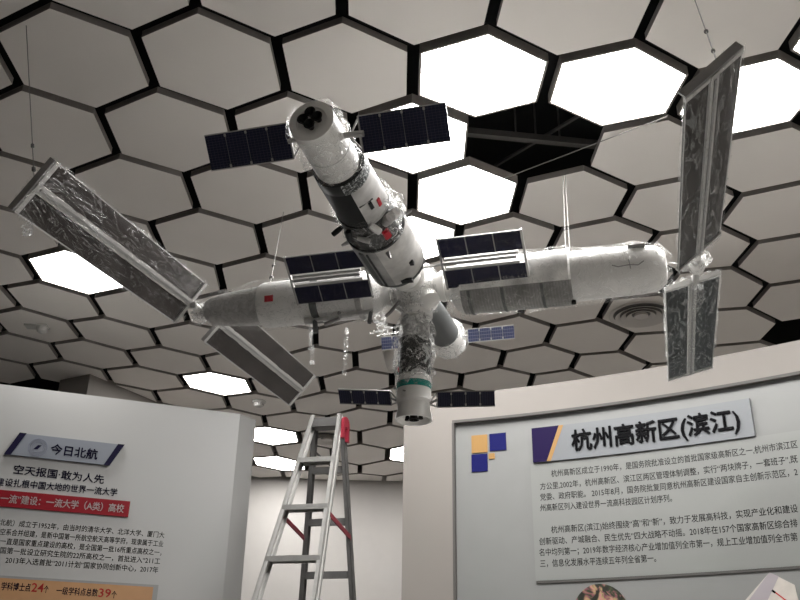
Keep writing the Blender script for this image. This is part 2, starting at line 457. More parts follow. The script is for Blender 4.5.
# title
t0, t1 = x2u(.943), x2u(1.976); 
p = MB(); strip_on(p, t0, t1, 2.822, 3.024, fr, M['title_plate'], B0, .022, 16)
o = p.build('title_sign')
q = MB()
strip_top = B0 + .022
ua, ub, uc, ud = hit_r(533, 463)[0], hit_r(548, 462)[0], hit_r(560, 426)[0], hit_r(564.5, 425)[0]
ue = hit_r(552, 461)[0]
poly_on(q, [(t0, 2.822), (ub, 2.822), (uc, 3.024), (t0, 3.024)], fr, M['purple'], strip_top, .002)
poly_on(q, [(ub, 2.822), (ue, 2.822), (ud, 3.024), (uc, 3.024)], fr, M['gold'], strip_top, .002)
c = q.build('corner_panel', o); c['label'] = 'deep purple corner with a slanting yellow stripe'
q = MB()
lay(q, '杭州高新区(滨江)', fr, hit_r(573, 440)[0], hit_r(741, 420)[0], 2.876, .110, M['ink'], strip_top + .002, .004, .03, heavy=.016)
q.build('raised_lettering', o)
recenter_children = None
tag(o, 'grey title sign with black Chinese characters and a purple corner above the right text plate', 'sign')
# text plate
p0 = x2u(.925); 
p = MB(); strip_on(p, p0, uEnd, 2.172, 2.820, fr, M['plate'], B0, .010, 30)
o = p.build('text_plate')
q = MB(); strip_on(q, p0 + .002, uEnd, 2.160, 2.172, fr, M['edge_dark'], B0, .008, 30); q.build('lower_shadow', o)  # dark strip painted as the shadow of the plate's lower edge
T = B0 + .0105
def rl(s, xa, ya, xb, yb, z0, z1, h=.037):
    q = MB()
    lay(q, s, fr, hit_r(xa, ya)[0], hit_r(xb, yb)[0], z0, h, M['ink2'], T, .003, 0, '', z1, .006); q.build('printed_line', o)
rl('杭州高新区成立于1990年，是国务院批准设立的首批国家级高新区之一,杭州市滨江区', 552, 477, 799, 449, 2.736, 2.737)
rl('方公里,2002年，杭州高新区、滨江区两区管理体制调整，实行“两块牌子，一套班子”,既', 541, 490, 799, 464, 2.668, 2.664)
rl('党委、政府职能。 2015年8月，国务院批复同意杭州高新区建设国家自主创新示范区，2', 541, 500, 799, 477, 2.608, 2.600)
rl('州高新区列入建设世界一流高科技园区计划序列。', 541, 511, 673, 502, 2.548, 2.540)
rl('杭州高新区(滨江)始终围绕“高”和“新”，致力于发展高科技，实现产业化和建设', 552, 533, 799, 512, 2.424, 2.424)
rl('创新驱动、产城融合、民生优先”四大战略不动摇。2018年在157个国家高新区综合排', 540, 544, 799, 528, 2.364, 2.355)
rl('名中均列第一；2019年数字经济核心产业增加值列全市第一，规上工业增加值列全市第', 540, 555, 799, 542, 2.306, 2.290)
rl('三，信息化发展水平连续五年列全省第一。', 541, 567, 657, 561, 2.246, 2.240)
tag(o, 'pale translucent plate printed with two paragraphs of small Chinese text under the grey title sign', 'text plate')
# round photograph
cu, cz = x2u(1.23), 1.99
q = MB(); n = 48
poly_on(q, [(cu + .150 * math.cos(2 * PI * k / n), cz + .153 * math.sin(2 * PI * k / n)) for k in range(n)], fr, None, B0, .006)
m_ = foil_mat('colourful_print', (.02, .02, .015), (.45, .2, .18), 16, .4, 0, .42, .6)
cr = [x for x in m_.node_tree.nodes if x.type == 'VALTORGB'][0].color_ramp
cr.elements.new(.50).color = (.20, .06, .09, 1); cr.elements.new(.46).color = (.03, .05, .02, 1); cr.elements.new(.57).color = (.30, .27, .10, 1)
q.mats = [m_]
o = q.build('round_photograph'); recenter(o)
tag(o, 'round colour photograph, mostly dark green and pink, low on the right-hand board', 'picture')
# hexagonal picture
q = MB()
hx = [hit_r(770, 572.5), hit_r(795, 585)]
top, rt = hx
wdt = rt[0] - top[0]
lft = hit_r(751, 600)
hp = [top, rt, (rt[0] + .015, rt[1] - .20), (top[0] - .02, rt[1] - .34), (top[0] - .17, lft[1] - .17), (top[0] - .185, lft[1] - .05)]
hp = list(reversed(hp))
poly_on(q, hp, fr, mat('map_print', (.50, .46, .42), .5, noise_amt=.1, noise_scale=18), B0, .006)
o = q.build('hexagonal_picture')
q = MB()
a = hit_r(763, 583); b = hit_r(787, 601)
def line_on(mb, a, b, w_, m, off):
    a = np.array(a); b = np.array(b); d = (b - a) / np.linalg.norm(b - a); nn = np.array([-d[1], d[0]]) * w_ / 2
    poly_on(mb, [tuple(a - nn), tuple(b - nn), tuple(b + nn), tuple(a + nn)], fr, m, off, .001)
line_on(q, a, b, .006, M['redtext'], B0 + .006)
line_on(q, hit_r(772.5, 590.5), hit_r(776, 593), .010, M['ink'], B0 + .007)
q.build('route_line', o)
q = MB()
poly_on(q, list(reversed([top, (top[0] + .04, top[1] - .022), (top[0] - .10, lft[1] - .12), (top[0] - .17, lft[1] - .06)])), fr, mat('map_margin', (.33, .30, .32), .5), B0 + .006, .001)
q.build('grey_margin', o)
tag(o, 'pale six-sided picture with a red line across it at the lower right of the board', 'picture')

# ------------------------------------------------------------------ left wall
LA = at_z(0, 384, 3.3); LB = at_z(240, 414, 3.3); LC = at_z(256, 420, 3.3)
ldv = (LB - LA)[:2]; ldv /= np.linalg.norm(ldv); lnn = np.array([-ldv[1], ldv[0]])
def fl(u, z, off=0.0):
    p = LB[:2] + ldv * u - lnn * off
    return (p[0], p[1], z)
def hit_l(px, py):
    d = ray(px, py); t = (LA[:2] - CAM[:2]) @ lnn / (d[:2] @ lnn); P = CAM + d * t
    return float((P[:2] - LB[:2]) @ ldv), float(P[2])
w = MB()
fa = LB[:2] - ldv * 3.6
ring = [fa, LB[:2], LC[:2], LC[:2] + lnn * .12 - ldv * .1, fa + lnn * .30]
n = len(ring)
vs = [(p[0], p[1], 0) for p in ring] + [(p[0], p[1], 3.3) for p in ring]
w.add(vs, [tuple(reversed(range(n))), tuple(range(n, 2 * n))] + [(i, (i + 1) % n, n + (i + 1) % n, n + i) for i in range(n)], M['wall_l'])
struct(w.build('wall_left'))
# title sign
q = MB()
poly_on(q, [(-1.383, 2.870), (-.778, 2.866), (-.707, 3.002), (-1.317, 3.006)], fl, M['ltitle'], 0, .02)
o = q.build('title_sign')
q = MB()
poly_on(q, [(-1.383, 2.868), (-1.346, 2.868), (-1.280, 3.008), (-1.319, 3.008)], fl, M['inkp'], .02, .003)
poly_on(q, [(-.812, 2.864), (-.776, 2.864), (-.705, 3.004), (-.745, 3.004)], fl, M['inkp'], .02, .003)
q.build('end_bar', o)
q = MB(); c0 = (-1.203, 2.930)
def ring_on(mb, c, r0, r1, fn, m, off, t, n=32):
    vs = []; fs = []
    for k in range(n):
        a = 2 * PI * k / n
        for (r, of) in ((r0, off), (r1, off), (r1, off + t), (r0, off + t)):
            vs.append(fn(c[0] + r * math.cos(a), c[1] + r * math.sin(a), of))
    for k in range(n):
        a = 4 * k; b = 4 * ((k + 1) % n)
        for i in range(4):
            j = (i + 1) % 4; fs.append((a + i, b + i, b + j, a + j))
    mb.add(vs, fs, m)
ring_on(q, c0, .050, .055, fl, M['seal'], .02, .002)
ring_on(q, c0, .030, .034, fl, M['seal'], .02, .002)
for k in range(28):
    a = 2 * PI * k / 28
    ring_on(q, (c0[0] + .042 * math.cos(a), c0[1] + .042 * math.sin(a)), .0012, .0034, fl, M['seal'], .02, .002, 6)
for sx in (-1, 0, 1):
    poly_on(q, [(c0[0] - .016 + sx * .008, c0[1] - .012 + .002 * sx), (c0[0] - .010 + sx * .008, c0[1] - .014), (c0[0] + .012 + sx * .007, c0[1] + .014), (c0[0] + .006 + sx * .007, c0[1] + .014)], fl, M['inkp'], .02, .002)
q.build('round_seal', o)
q = MB(); lay(q, '今日北航', fl, -1.128, -.856, 2.904, .058, M['inkp'], .02, .004, .02, '', 2.898, .018); q.build('raised_lettering', o)
tag(o, 'slanted grey title sign with a round seal and dark end bars on the left wall', 'sign')
q = MB()
lay(q, '空天报国·敢为人先', fl, -1.312, -.795, 2.768, .050, M['inkp'], .001, .002, .02, '', 2.757, .014)
o = q.build('slogan_lettering'); recenter(o); tag(o, 'first line of dark raised slogan lettering below the slanted grey sign', 'lettering')
q = MB()
lay(q, '设扎根中国大地的世界一流大学', fl, -1.345, -.707, 2.690, .043, M['inkp'], .001, .002, .02, '建', None, .013)
o = q.build('slogan_lettering'); recenter(o); tag(o, 'second, longer line of dark slogan lettering just above the red banner', 'lettering')
q = MB(); strip_on(q, -1.75, -.623, 2.565, 2.660, fl, M['red'], 0, .012, 1)
o = q.build('red_banner')
q = MB(); lay(q, '一流”建设：一流大学（A类）高校', fl, -1.352, -.655, 2.592, .046, M['whitetext'], .0125, .004, 0, '“双', None, .012); q.build('printed_text', o)
tag(o, 'red banner with white Chinese lettering across the left wall', 'banner')
q = MB()
for (s, a, b, z, pre) in (('北航）成立于1952年，由当时的清华大学、北洋大学、厦门大', -1.332, -.394, 2.462, '（'), ('空系合并组建，是新中国第一所航空航天高等学府，现隶属于工业', -1.32, -.394, 2.409, ''),
                     ('一直是国家重点建设的高校，是全国第一批16所重点高校之一，', -1.31, -.398, 2.357, ''), ('国第一批设立研究生院的22所高校之一，首批进入“211工', -1.30, -.400, 2.306, ''),
                     ('2013年入选首批“2011计划”国家协同创新中心，2017年', -1.262, -.405, 2.254, '')):
    lay(q, s, fl, a, b, z, .034, M['ink2'], .001, .003, 0, pre, None, .006)
o = q.build('wall_text'); recenter(o); tag(o, 'five lines of small grey Chinese text printed on the left wall below the red banner', 'lettering')
q = MB(); strip_on(q, -1.75, -.393, 1.90, 2.182, fl, M['board'], 0, .008, 1)
o = q.build('statistics_banner')
q = MB(); strip_on(q, -1.75, -.422, 1.92, 2.168, fl, M['orange'], .008, .003, 1); q.build('orange_strip', o)
q = MB()
def ol(s, xa, ya, xb, yb, h, m, z=2.105):
    q = MB(); lay(q, s, fl, hit_l(xa, ya)[0], hit_l(xb, yb)[0], z, h, M[m], .0115, .004, heavy=.010); q.build('printed_figure' if m == 'redtext' else 'printed_words', o)
ol('学科博士点', 1, 588, 30, 591, .040, 'inkp', 2.107); ol('24', 31, 591, 43, 592, .058, 'redtext', 2.104); ol('个', 43.5, 592, 48, 592, .038, 'inkp', 2.104)
ol('一级学科点总数', 56, 593, 97, 597, .040, 'inkp', 2.100); ol('39', 98, 597, 110, 598, .058, 'redtext', 2.096); ol('个', 111, 598, 116, 598, .038, 'inkp', 2.096)
tag(o, 'orange strip with black text and red numerals at the foot of the left wall text', 'banner')

# ------------------------------------------------------------------ room shell
def simple(name, lo, hi, m):
    b = MB(); b.box(lo, hi, M[m]); return struct(b.build(name))
simple('floor', (.1, -3.2, -.1), (5.2, 10.9, 0), 'floor')
simple('floor_dimmer', (-5.2, -3.2, -.1), (.1, 10.9, 0), 'floor_dim')  # unseen dark half of the floor, added to dim the ceiling on the left
simple('wall_back', (-5.2, 10.55, 0), (5.2, 10.7, 4.75), 'wall_w')
simple('wall_far_left', (-5.2, -3.2, 0), (-5.05, 10.55, 4.75), 'rail')
simple('wall_far_right', (5.05, -3.2, 0), (5.2, 10.55, 4.75), 'wall_p')
simple('wall_front', (-5.05, -3.2, 0), (5.05, -3.05, 4.75), 'wall_p')
# column rising behind the left wall
cC = at_z(90, 374, 4.0); cL = at_z(60, 380, 4.0); cR = at_z(160, 402, 4.0)
d1 = (cL - cC)[:2]; d1 /= np.linalg.norm(d1); d2 = np.array([d1[1], -d1[0]]); d2 = d2 if d2 @ (cR - cC)[:2] > 0 else -d2
b = MB(); ring = [cC[:2] + d1 * .34, cC[:2], cC[:2] + d2 * 1.2, cC[:2] + d1 * .34 + d2 * 1.2]
vs = [(p[0], p[1], 0) for p in ring] + [(p[0], p[1], 4.02) for p in ring]
b.add(vs, [(3, 2, 1, 0), (4, 5, 6, 7)] + [(i, (i + 1) % 4, 4 + (i + 1) % 4, 4 + i) for i in range(4)], M['wall'])
struct(b.build('wall_column'))
# black plenum above the panels
b = MB(); b.box((-5.05, -3.05, 4.6), (5.05, 10.55, 4.75), M['black']); struct(b.build('ceiling'))
# rails and hangers seen through the missing panel
pr_ = MB(); a = at_z(478, 133, 4.16); c = at_z(580, 143, 4.16); e = (c - a)
pr_.bar(tuple(a - e * .5), tuple(c + e * .3), .035, .035, M['rail'])
for (x, y) in ((516, 137), (536, 139), (560, 141)):
    p_ = at_z(x, y, 4.16); pr_.bar(tuple(p_), (p_[0], p_[1], 4.6), .008, .008, M['rail'])
a = at_z(505, 160, 4.22); c = at_z(575, 118, 4.22); e = c - a
pr_.bar(tuple(a - e), tuple(c + e), .014, .014, M['rail'])
o = pr_.build('plenum_rail'); recenter(o); tag(o, 'steel rail and hanger rods in the black opening left by a missing ceiling panel', 'rail')
# ------------------------------------------------------------------ ladder
def ladder():
    Tx, Ty, Tz, al, wt, k, sf, sr, z0, z1, lean = -.268, 5.381, 3.183, .270, .187, .142, .354, .264, .31, .326, -.043
    d = np.array([-math.sin(al), -math.cos(al), 0]); w_ = np.array([math.cos(al), -math.sin(al), 0]); T = np.array([Tx, Ty, Tz]); Z = np.array([0, 0, 1.])
    base = np.array([Tx, Ty, 0.0])
    root = empty('step_ladder', tuple(base))
    tag(root, 'aluminium A-frame step ladder with a red hinge standing between the two display walls', 'ladder')
    def P(h, side, front, ins=0.0, push=0.0):
        wd = (wt + k * h) / 2 - ins
        return T - Z * h + w_ * lean * h + (d * (sf * h + .006) if front else -d * (sr * h + .012)) + w_ * side * wd + d * push - base
    def rail(side, front):
        b = MB(); A = P(.022, side, front); B = P(3.17, side, front)
        wd = .050 if front else .042
        # U channel: web and two flanges
        ax = Vector(B - A).normalized(); wv = Vector(w_); dv = ax.cross(wv).normalized()
        def q(a_, b_, c0, c1, m_):
            c = []
            for p in (A, B):
                p = Vector(p)
                for (i, j) in ((a_, c0), (b_, c0), (b_, c1), (a_, c1)): c.append(tuple(p + wv * i + dv * j))
            b.hexa(c, m_)
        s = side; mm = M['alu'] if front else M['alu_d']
        q(-.003 * s, .003 * s, -wd / 2 - .008, wd / 2 + .008, mm)
        q(-.022 * s, .003 * s, -wd / 2 - .008, -wd / 2 - .003, mm); q(-.022 * s, .003 * s, wd / 2 + .003, wd / 2 + .008, mm)
        q(-.010 * s, .006 * s, -.006, .006, mm)
        o = b.build('front_rail' if front else 'rear_rail', root)
        f = MB(); f.bar(tuple(P(3.12, side, front)), tuple(P(3.199, side, front)), .04, .07, M['redplastic'], up=tuple(w_))
        f.build('foot', o)
    for fr_ in (True, False):
        for s_ in (-1, 1): rail(s_, fr_)
    for i in range(10):
        h = z0 + .3 * i
        if h < 3.1:
            b = MB(); A = Vector(P(h, -1, True)); B = Vector(P(h, 1, True))
            b.bar(A, B, .085, .006, M['alu'])
            b.bar(A + Vector(d) * .042 - Vector((0, 0, .012)), B + Vector(d) * .042 - Vector((0, 0, .012)), .004, .030, M['alu'])
            b.bar(A - Vector(d) * .042 - Vector((0, 0, .012)), B - Vector(d) * .042 - Vector((0, 0, .012)), .004, .030, M['alu'])
            for g in (-.02, 0, .02): b.bar(A + Vector(d) * g + Vector((0, 0, .004)), B + Vector(d) * g + Vector((0, 0, .004)), .006, .004, M['alu'])
            b.build('step', root)
        h = z1 + .3 * i
        if h < 3.1:
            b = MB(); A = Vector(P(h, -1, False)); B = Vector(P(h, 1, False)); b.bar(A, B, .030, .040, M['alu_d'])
            if i % 3 == 0: b.bar(A + Vector((0, 0, .14)), A + (B - A) * .7 + Vector((0, 0, -.0)), .012, .012, M['alu_d'])
            b.build('rear_crossbar', root)
    b = MB(); A = P(.06, -1, True); B = P(.06, 1, True); A2 = P(.06, -1, False); B2 = P(.06, 1, False)
    A_ = (Vector(A) + Vector(A2)) / 2; B_ = (Vector(B) + Vector(B2)) / 2
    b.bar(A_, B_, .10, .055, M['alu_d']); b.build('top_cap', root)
    for s_ in (1,):
        b = MB(); c = (Vector(P(.05, s_, True)) + Vector(P(.05, s_, False))) / 2 + Vector(w_) * s_ * .018
        # hinge plate: rounded arch
        n = 10; pts = []
        for i in range(n + 1):
            a = PI * i / n; pts.append((math.cos(a) * .060, math.sin(a) * .045))
        pts += [(-.068, -.10), (-.034, -.10), (-.026, -.02), (.026, -.02), (.034, -.10), (.068, -.10)]
        D = Vector(d); vs = []
        for off in (-.009, .009):
            for (x, y) in pts: vs.append(c + D * x + Vector((0, 0, y - .02)) + Vector(w_) * off)
        m_ = len(pts)
        b.add(vs, [tuple(range(m_)), tuple(reversed(range(m_, 2 * m_)))] + [(i, m_ + i, m_ + (i + 1) % m_, (i + 1) % m_) for i in range(m_)], M['redplastic'])
        o_ = b.build('hinge', root); o_['label'] = 'red plastic hinge'
    for s_ in (-1, 1):
        b = MB(); b.bar(tuple(P(.66, s_, True)), tuple(P(.72, s_, False)), .008, .028, M['darkred']); o_ = b.build('spreader', root); o_['label'] = 'dark red spreader bar'
        b = MB(); b.tube([Vector(P(.70, s_, True)) + Vector(w_) * s_ * .01, Vector(P(.70, s_, True)) - Vector(w_) * s_ * .01], .008, M['alu']); b.build('rivet', root)
ladder()

# ------------------------------------------------------------------ space station model
HUB = Vector((.161, 3.14, 3.0)); RZ = math.radians(-17.5)
st = empty('space_station_model', tuple(HUB), RZ)
tag(st, 'large white space station model wrapped in clear plastic hanging from the ceiling', 'model space station')
ST = Matrix.Translation(HUB) @ Matrix.Rotation(RZ, 4, 'Z')
STI = ST.inverted()
V = Vector
def part(mb, name, parent=st, label=None, sharp=35):
    o = mb.build(name, parent, sharp=sharp)
    if label: o['label'] = label
    return o
def wrap(name, prof, o, ax, parent, m='film', nz=.010, nf=16, seg=48, g=.006, fine=14):
    """plastic film a little outside a lathe profile"""
    pr = []
    for i in range(len(prof) - 1):
        (t0, r0), (t1, r1) = prof[i], prof[i + 1]
        k = max(1, int(abs(t1 - t0) / .02))
        for j in range(k): pr.append((t0 + (t1 - t0) * j / k, r0 + (r1 - r0) * j / k + g))
    pr.append((prof[-1][0], prof[-1][1] + g))
    b = MB(); b.lathe(pr, o, ax, M[m], seg, nz, nf, False, False)
    return part(b, name, parent, sharp=180)

# --- docking hub
b = MB()
b.lathe([(-.095, .03), (-.085, .05), (-.06, .073), (-.03, .087), (0, .092), (.03, .087), (.06, .073), (.085, .05), (.095, .03)], (0, 0, -.005), (0, 0, 1), M['white'], 36)
for (ax, L_) in (((1, 0, 0), .115), ((-1, 0, 0), .115), ((0, -1, 0), .12), ((0, 1, 0), .115), ((0, 0, -1), .12)):
    b.lathe([(.05, .052), (L_ - .02, .052), (L_ - .018, .060), (L_, .060)], (0, 0, -.005), ax, M['white'], 28)
hub = part(b, 'docking_hub')
wrap('plastic_film', [(-.10, .035), (-.06, .085), (0, .105), (.06, .085), (.10, .035)], (0, 0, -.005), (0, 0, 1), hub, 'film3', .030, 14)
b = MB()
b.tube([(-.055, -.05, -.07), (-.10, -.02, -.10), (-.125, .01, -.10)], .007, M['rod'], 6); part(b, 'handrail', hub)
for (x, y, z, r) in ((.055, -.035, -.070, .040), (-.06, .02, -.065, .030)):
    b = MB(); b.lathe([(-.02, r), (.012, r), (.022, r * .7), (.026, 0.001)], (x, y, z), (x, y, z * 1.4), M['white'], 22); part(b, 'port_cover', hub)

# --- core module along -Y
AX = (0, -1, 0)
b = MB()
b.lathe([(.10, .058), (.13, .066), (.225, .068), (.235, .098), (.242, .103)], (0, 0, 0), AX, M['white'], 48)
core = part(b, 'core_module')
m_core = sector_mat('core_paint_shading', (.60, .59, .57), (.36, .36, .355), (-.8, 0, -.6), .060)  # grey side puts the white cylinder's shading into the colour
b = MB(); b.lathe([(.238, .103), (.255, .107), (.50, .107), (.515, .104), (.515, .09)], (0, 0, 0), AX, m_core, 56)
b.lathe([(.242, .1085), (.258, .1085)], (0, 0, 0), AX, M['greyband'], 56, cap0=False, cap1=False)
b.bar((-.050, -.25, -.0975), (-.050, -.50, -.0975), .016, .006, M['greyband'], up=(.45, 0, .9)); b.bar((-.028, -.25, -.1055), (-.028, -.50, -.1055), .005, .006, M['dark'], up=(.25, 0, .97))
b.bar((.085, -.33, -.068), (.085, -.352, -.068), .014, .012, M['dark'])
b.bar((.045, -.255, -.099), (.045, -.280, -.099), .05, .008, M['dark'])
for k in range(4):
    a = k * PI / 2 + .4; b.lathe([(0, .008), (.025, .004)], (math.cos(a) * .108, -.49, math.sin(a) * .108), (math.cos(a), 0, math.sin(a)), M['rod'], 8)
body = part(b, 'large_cylinder', core)
b = MB(); b.lathe([(.515, .104), (.53, .100), (.59, .094), (.65, .090)], (0, 0, 0), AX, M['darkfoil2'], 48, .003, 30)
b.lathe([(.512, .1065), (.522, .1065)], (0, 0, 0), AX, M['dark'], 48)
bd = part(b, 'foil_band', core, 'crumpled black and silver foil band')
b = MB(); b.add([(.055, -.555, -.088), (.075, -.555, -.072), (.072, -.60, -.068), (.053, -.60, -.084)], [(0, 1, 2, 3)], M['flag'])
b.bar((.066, -.562, -.0840), (.065, -.595, -.0805), .017, .008, M['flag'], up=(.6, 0, -.75)); part(b, 'red_marking', core, 'small red marking')
# black and white cylinder
m_bw = sector_mat('black_white_body', (.009, .010, .011), (.62, .61, .60), (.93, 0, -.36), .054)
b = MB(); b.lathe([(.65, .088), (.655, .092), (.66, .088), (.845, .084)], (0, 0, 0), AX, m_bw, 56)
b.bar((.060, -.725, -.0655), (.060, -.758, -.0645), .012, .006, M['dark'], up=(.6, 0, -.7))
b.bar((.070, -.76, -.052), (.030, -.765, -.082), .004, .004, M['dark'])
b.bar((.078, -.70, -.042), (.079, -.735, -.040), .012, .005, M['flag'], up=(.8, 0, -.5))
part(b, 'small_cylinder', core, 'cylinder half black, half white')
b = MB(); b.lathe([(.843, .083), (.846, .0848), (.893, .0818), (.896, .078)], (0, 0, 0), AX, M['dark'], 48)
b.lathe([(.845, .0850), (.847, .0862), (.892, .0832), (.894, .0815)], (0, 0, 0), AX, M['speck'], 30, arc=(math.radians(98), math.radians(230)), cap0=False, cap1=False); part(b, 'speckled_collar', core, 'speckled black collar')
# bits around the collar between the cylinders
random.seed(4)
for (p0, p1, r, mm) in (((.07, -.62, -.06), (.10, -.66, -.065), .018, 'silver'), ((.085, -.60, -.035), (.112, -.635, -.03), .017, 'white'), ((-.085, -.60, -.045), (-.120, -.585, -.060), .010, 'nozzle'), ((.03, -.66, -.085), (.055, -.625, -.095), .013, 'white'), ((-.03, -.60, -.092), (.01, -.585, -.103), .010, 'silver'), ((-.05, -.635, -.085), (-.055, -.60, -.095), .012, 'dark')):
    b = MB(); b.tube([p0, (V(p0) + V(p1)) / 2, p1], [r * .8, r, r * .9], M[mm], 12)
    part(b, 'equipment_box' if mm != 'nozzle' else 'thruster', core, 'small dark thruster' if mm == 'nozzle' else None)
wrap('plastic_film', [(.52, .104), (.60, .100), (.66, .096), (.69, .090)], (0, 0, 0), AX, core, 'film', .014, 26)

def wing_mesh(b, A, u, v, L, W, rows, cols, mcell, mframe, th=.008, gap=.0, fw=.005):
    """a framed solar wing: A = middle of its inner edge, u along, v across"""
    A = V(A); u = V(u).normalized(); v = V(v); v = (v - u * v.dot(u)).normalized(); n = u.cross(v).normalized()
    def pl(x0, x1, y0, y1, z0, z1, m_):
        c = []
        for z in (z0, z1):
            for (x, y) in ((x0, y0), (x1, y0), (x1, y1), (x0, y1)): c.append(tuple(A + u * x + v * y + n * z))
        return b.hexa(c, m_)
    return pl

# --- wings of the core module: two rows of three panels either side of a boom
def core_wing(cx, cy, L, W, phi, sgn):
    v = V((0, math.cos(phi), math.sin(phi))); u = V((1, 0, 0))
    base = empty('core_solar_wing', (cx, cy, 0)); base.parent = st
    def mk(): 
        b = MB(); return b, wing_mesh(b, (-L / 2, 0, 0), u, v, L, W, 2, 3, None, None)
    rowW = (W - .055) / 2
    for (y0, y1) in ((-W / 2, -W / 2 + rowW), (W / 2 - rowW, W / 2)):
        b, pl = mk()
        pl(0, L, y0, y1, -.003, .003, M['rod'])
        for i in range(3):
            x0 = L * i / 3 + .002; x1 = L * (i + 1) / 3 - .002
            pl(x0, x1, y0 + .002, y1 - .002, -.0045, -.003, M['cellw']); pl(x0, x1, y0 + .002, y1 - .002, .003, .0045, M['cellw'])
        b.build('cell_panel', base)
    b, pl = mk()
    pl(.01, L - .02, -.024, -.014, -.009, .004, M['frame']); pl(.01, L - .02, .014, .024, -.009, .004, M['frame'])
    pl(.0, L - .03, -.006, .006, -.004, .006, M['rod'])
    b.build('boom', base)
    b, pl = mk()
    e = L - .004 if sgn > 0 else -.004
    pl(L - .002, L + .006, -W / 2 - .003, W / 2 + .003, -.006, .006, M['frame'] if sgn > 0 else M['rod'])
    pl(-.006, .002, -W / 2 - .003, W / 2 + .003, -.006, .006, M['rod'] if sgn > 0 else M['frame'])
    b.build('end_bar', base)
    b = MB(); x_in = -sgn * L / 2; b.tube([(x_in, 0, 0), (-cx + sgn * .06, -.0 + (-.165 - cy), 0)], .006, M['frame'], 8); b.build('arm', base)
    # film
    b = MB(); nx, ny = 26, 18; vs = []; fs = []
    nrm = u.cross(v).normalized()
    for j in range(ny + 1):
        for i in range(nx + 1):
            p = u * ((i / nx - .5) * (L + .02)) + v * ((j / ny - .5) * (W + .02))
            nn = noise.noise(p * 22 + V((sgn, 0, 0)))
            vs.append(p + nrm * (-1 if nrm.z > 0 else 1) * (.012 + .008 * nn))
    for j in range(ny):
        for i in range(nx): a = j * (nx + 1) + i; fs.append((a, a + 1, a + nx + 2, a + nx + 1))
    b.add(vs, fs, M['film4'], True); b.build('plastic_film', base)
    base['label'] = 'dark blue solar wing beside the core module'
M['film4'] = film_mat('clear_wrap_light', .012, .10, 18, (2, .7, 2))
core_wing(.292, -.175, .300, .212, math.radians(-27.5) * 1.15, 1)
core_wing(-.300, -.172, .300, .203, math.radians(-36), -1)

# --- small four-panel wings
def ship_wing(parent, root_pt, dirx, v, L, W, n=4, m_='cell', bracket=.035, fr_m='frame', rodlen=.0, body_pt=None):
    u = V(dirx).normalized(); v = V(v); v = (v - u * v.dot(u)).normalized(); nn = u.cross(v)
    b = MB(); pl = wing_mesh(b, root_pt, u, v, L, W, 1, n, None, None)
    pw = L / n
    pl(.001, L - .001, -W / 2 + .001, W / 2 - .001, -.0018, .0018, M['rod'])
    for i in range(n):
        pl(pw * i + .0012, pw * (i + 1) - .0012, -W / 2, W / 2, -.003, .003, M[m_])
    pl(0, L, -W / 2 - .001, -W / 2 + .0025, -.0035, .0035, M[fr_m]); pl(0, L, W / 2 - .0025, W / 2 + .001, -.0035, .0035, M[fr_m])
    for i in range(n - 1):
        x = pw * (i + 1); pl(x - .003, x + .003, -W / 2 + .004, -W / 2 + .012, -.005, .005, M['frame']); pl(x - .003, x + .003, W / 2 - .012, W / 2 - .004, -.005, .005, M['frame'])
    R_ = V(root_pt); bp = V(body_pt) if body_pt else R_ - u * bracket
    for s_ in (-1, 1): b.tube([R_ + v * s_ * W * .45, bp + v * s_ * .004], .0030, M['frame'], 6)
    b.tube([R_, bp], .0045, M['rod'], 6)
    b.bar(R_ - v * W / 2, R_ + v * W / 2, .006, .006, M['frame'], up=tuple(nn))
    o = part(b, 'solar_wing', parent)
    # plain unwrapping for the cell lines: one tile per box face
    me = o.data; uvl = me.uv_layers.new(name='UVMap')
    for p in me.polygons:
        for li in p.loop_indices:
            c = me.vertices[me.loops[li].vertex_index].co - R_
            uvl.data[li].uv = (c.dot(u) / pw, c.dot(v) / W)
    return o

# --- cargo ship beyond the core
b = MB(); b.lathe([(.890, .072), (.895, .070), (1.105, .0665), (1.118, .0665), (1.120, .062), (1.120, .045), (1.112, .043), (1.112, .0001)], (0, 0, 0), AX, M['white'], 48)
b.lathe([(.985, .0695), (.989, .0695)], (0, 0, 0), AX, M['offwhite'], 48)
cargo = part(b, 'cargo_ship')
b = MB()
for (x, z) in ((.0, .021), (-.021, 0), (.021, .002), (.0, -.020)):
    b.lathe([(1.112, .008), (1.118, .009), (1.134, .0165), (1.135, .0145), (1.120, .004)], (x, 0, z), AX, M['nozzle'], 18)
part(b, 'engine_nozzles', cargo, 'cluster of four black engine nozzles')
ship_wing(cargo, (-.092, -1.041, 0), (-1, 0, 0), (0, math.cos(-.87), math.sin(-.87)), .262, .105, 4, 'cell', .04)
ship_wing(cargo, (.114, -1.021, 0), (1, 0, 0), (0, math.cos(-.90), math.sin(-.90)), .256, .107, 4, 'cell', .03)
b = MB(); b.tube([(.06, -1.03, 0), (.125, -1.03, -.004)], .0095, M['frame'], 12); part(b, 'wing_mount', cargo)
b = MB(); b.tube([(-.06, -1.045, 0), (-.098, -1.045, -.004)], .0075, M['frame'], 12); part(b, 'wing_mount', cargo)
wrap('plastic_film', [(.90, .074), (1.0, .074), (1.10, .077), (1.122, .074)], (0, 0, 0), AX, cargo, 'film5', .018, 20)

b = MB()
for (p, r_) in (((.098, -.60, -.02), .030), ((.085, -.57, -.055), .024), ((.10, -.65, .0), .026)):
    b.lathe([(-.05, .004), (-.03, r_), (.0, r_ * 1.15), (.03, r_), (.05, .004)], p, (.2, 1, .1), M['film3'], 18, .024, 34, False, False)
part(b, 'plastic_scrap', core, 'crumpled clear plastic')
core.location = (-.017, 0, 0); cargo.location = (-.018, 0, 0)
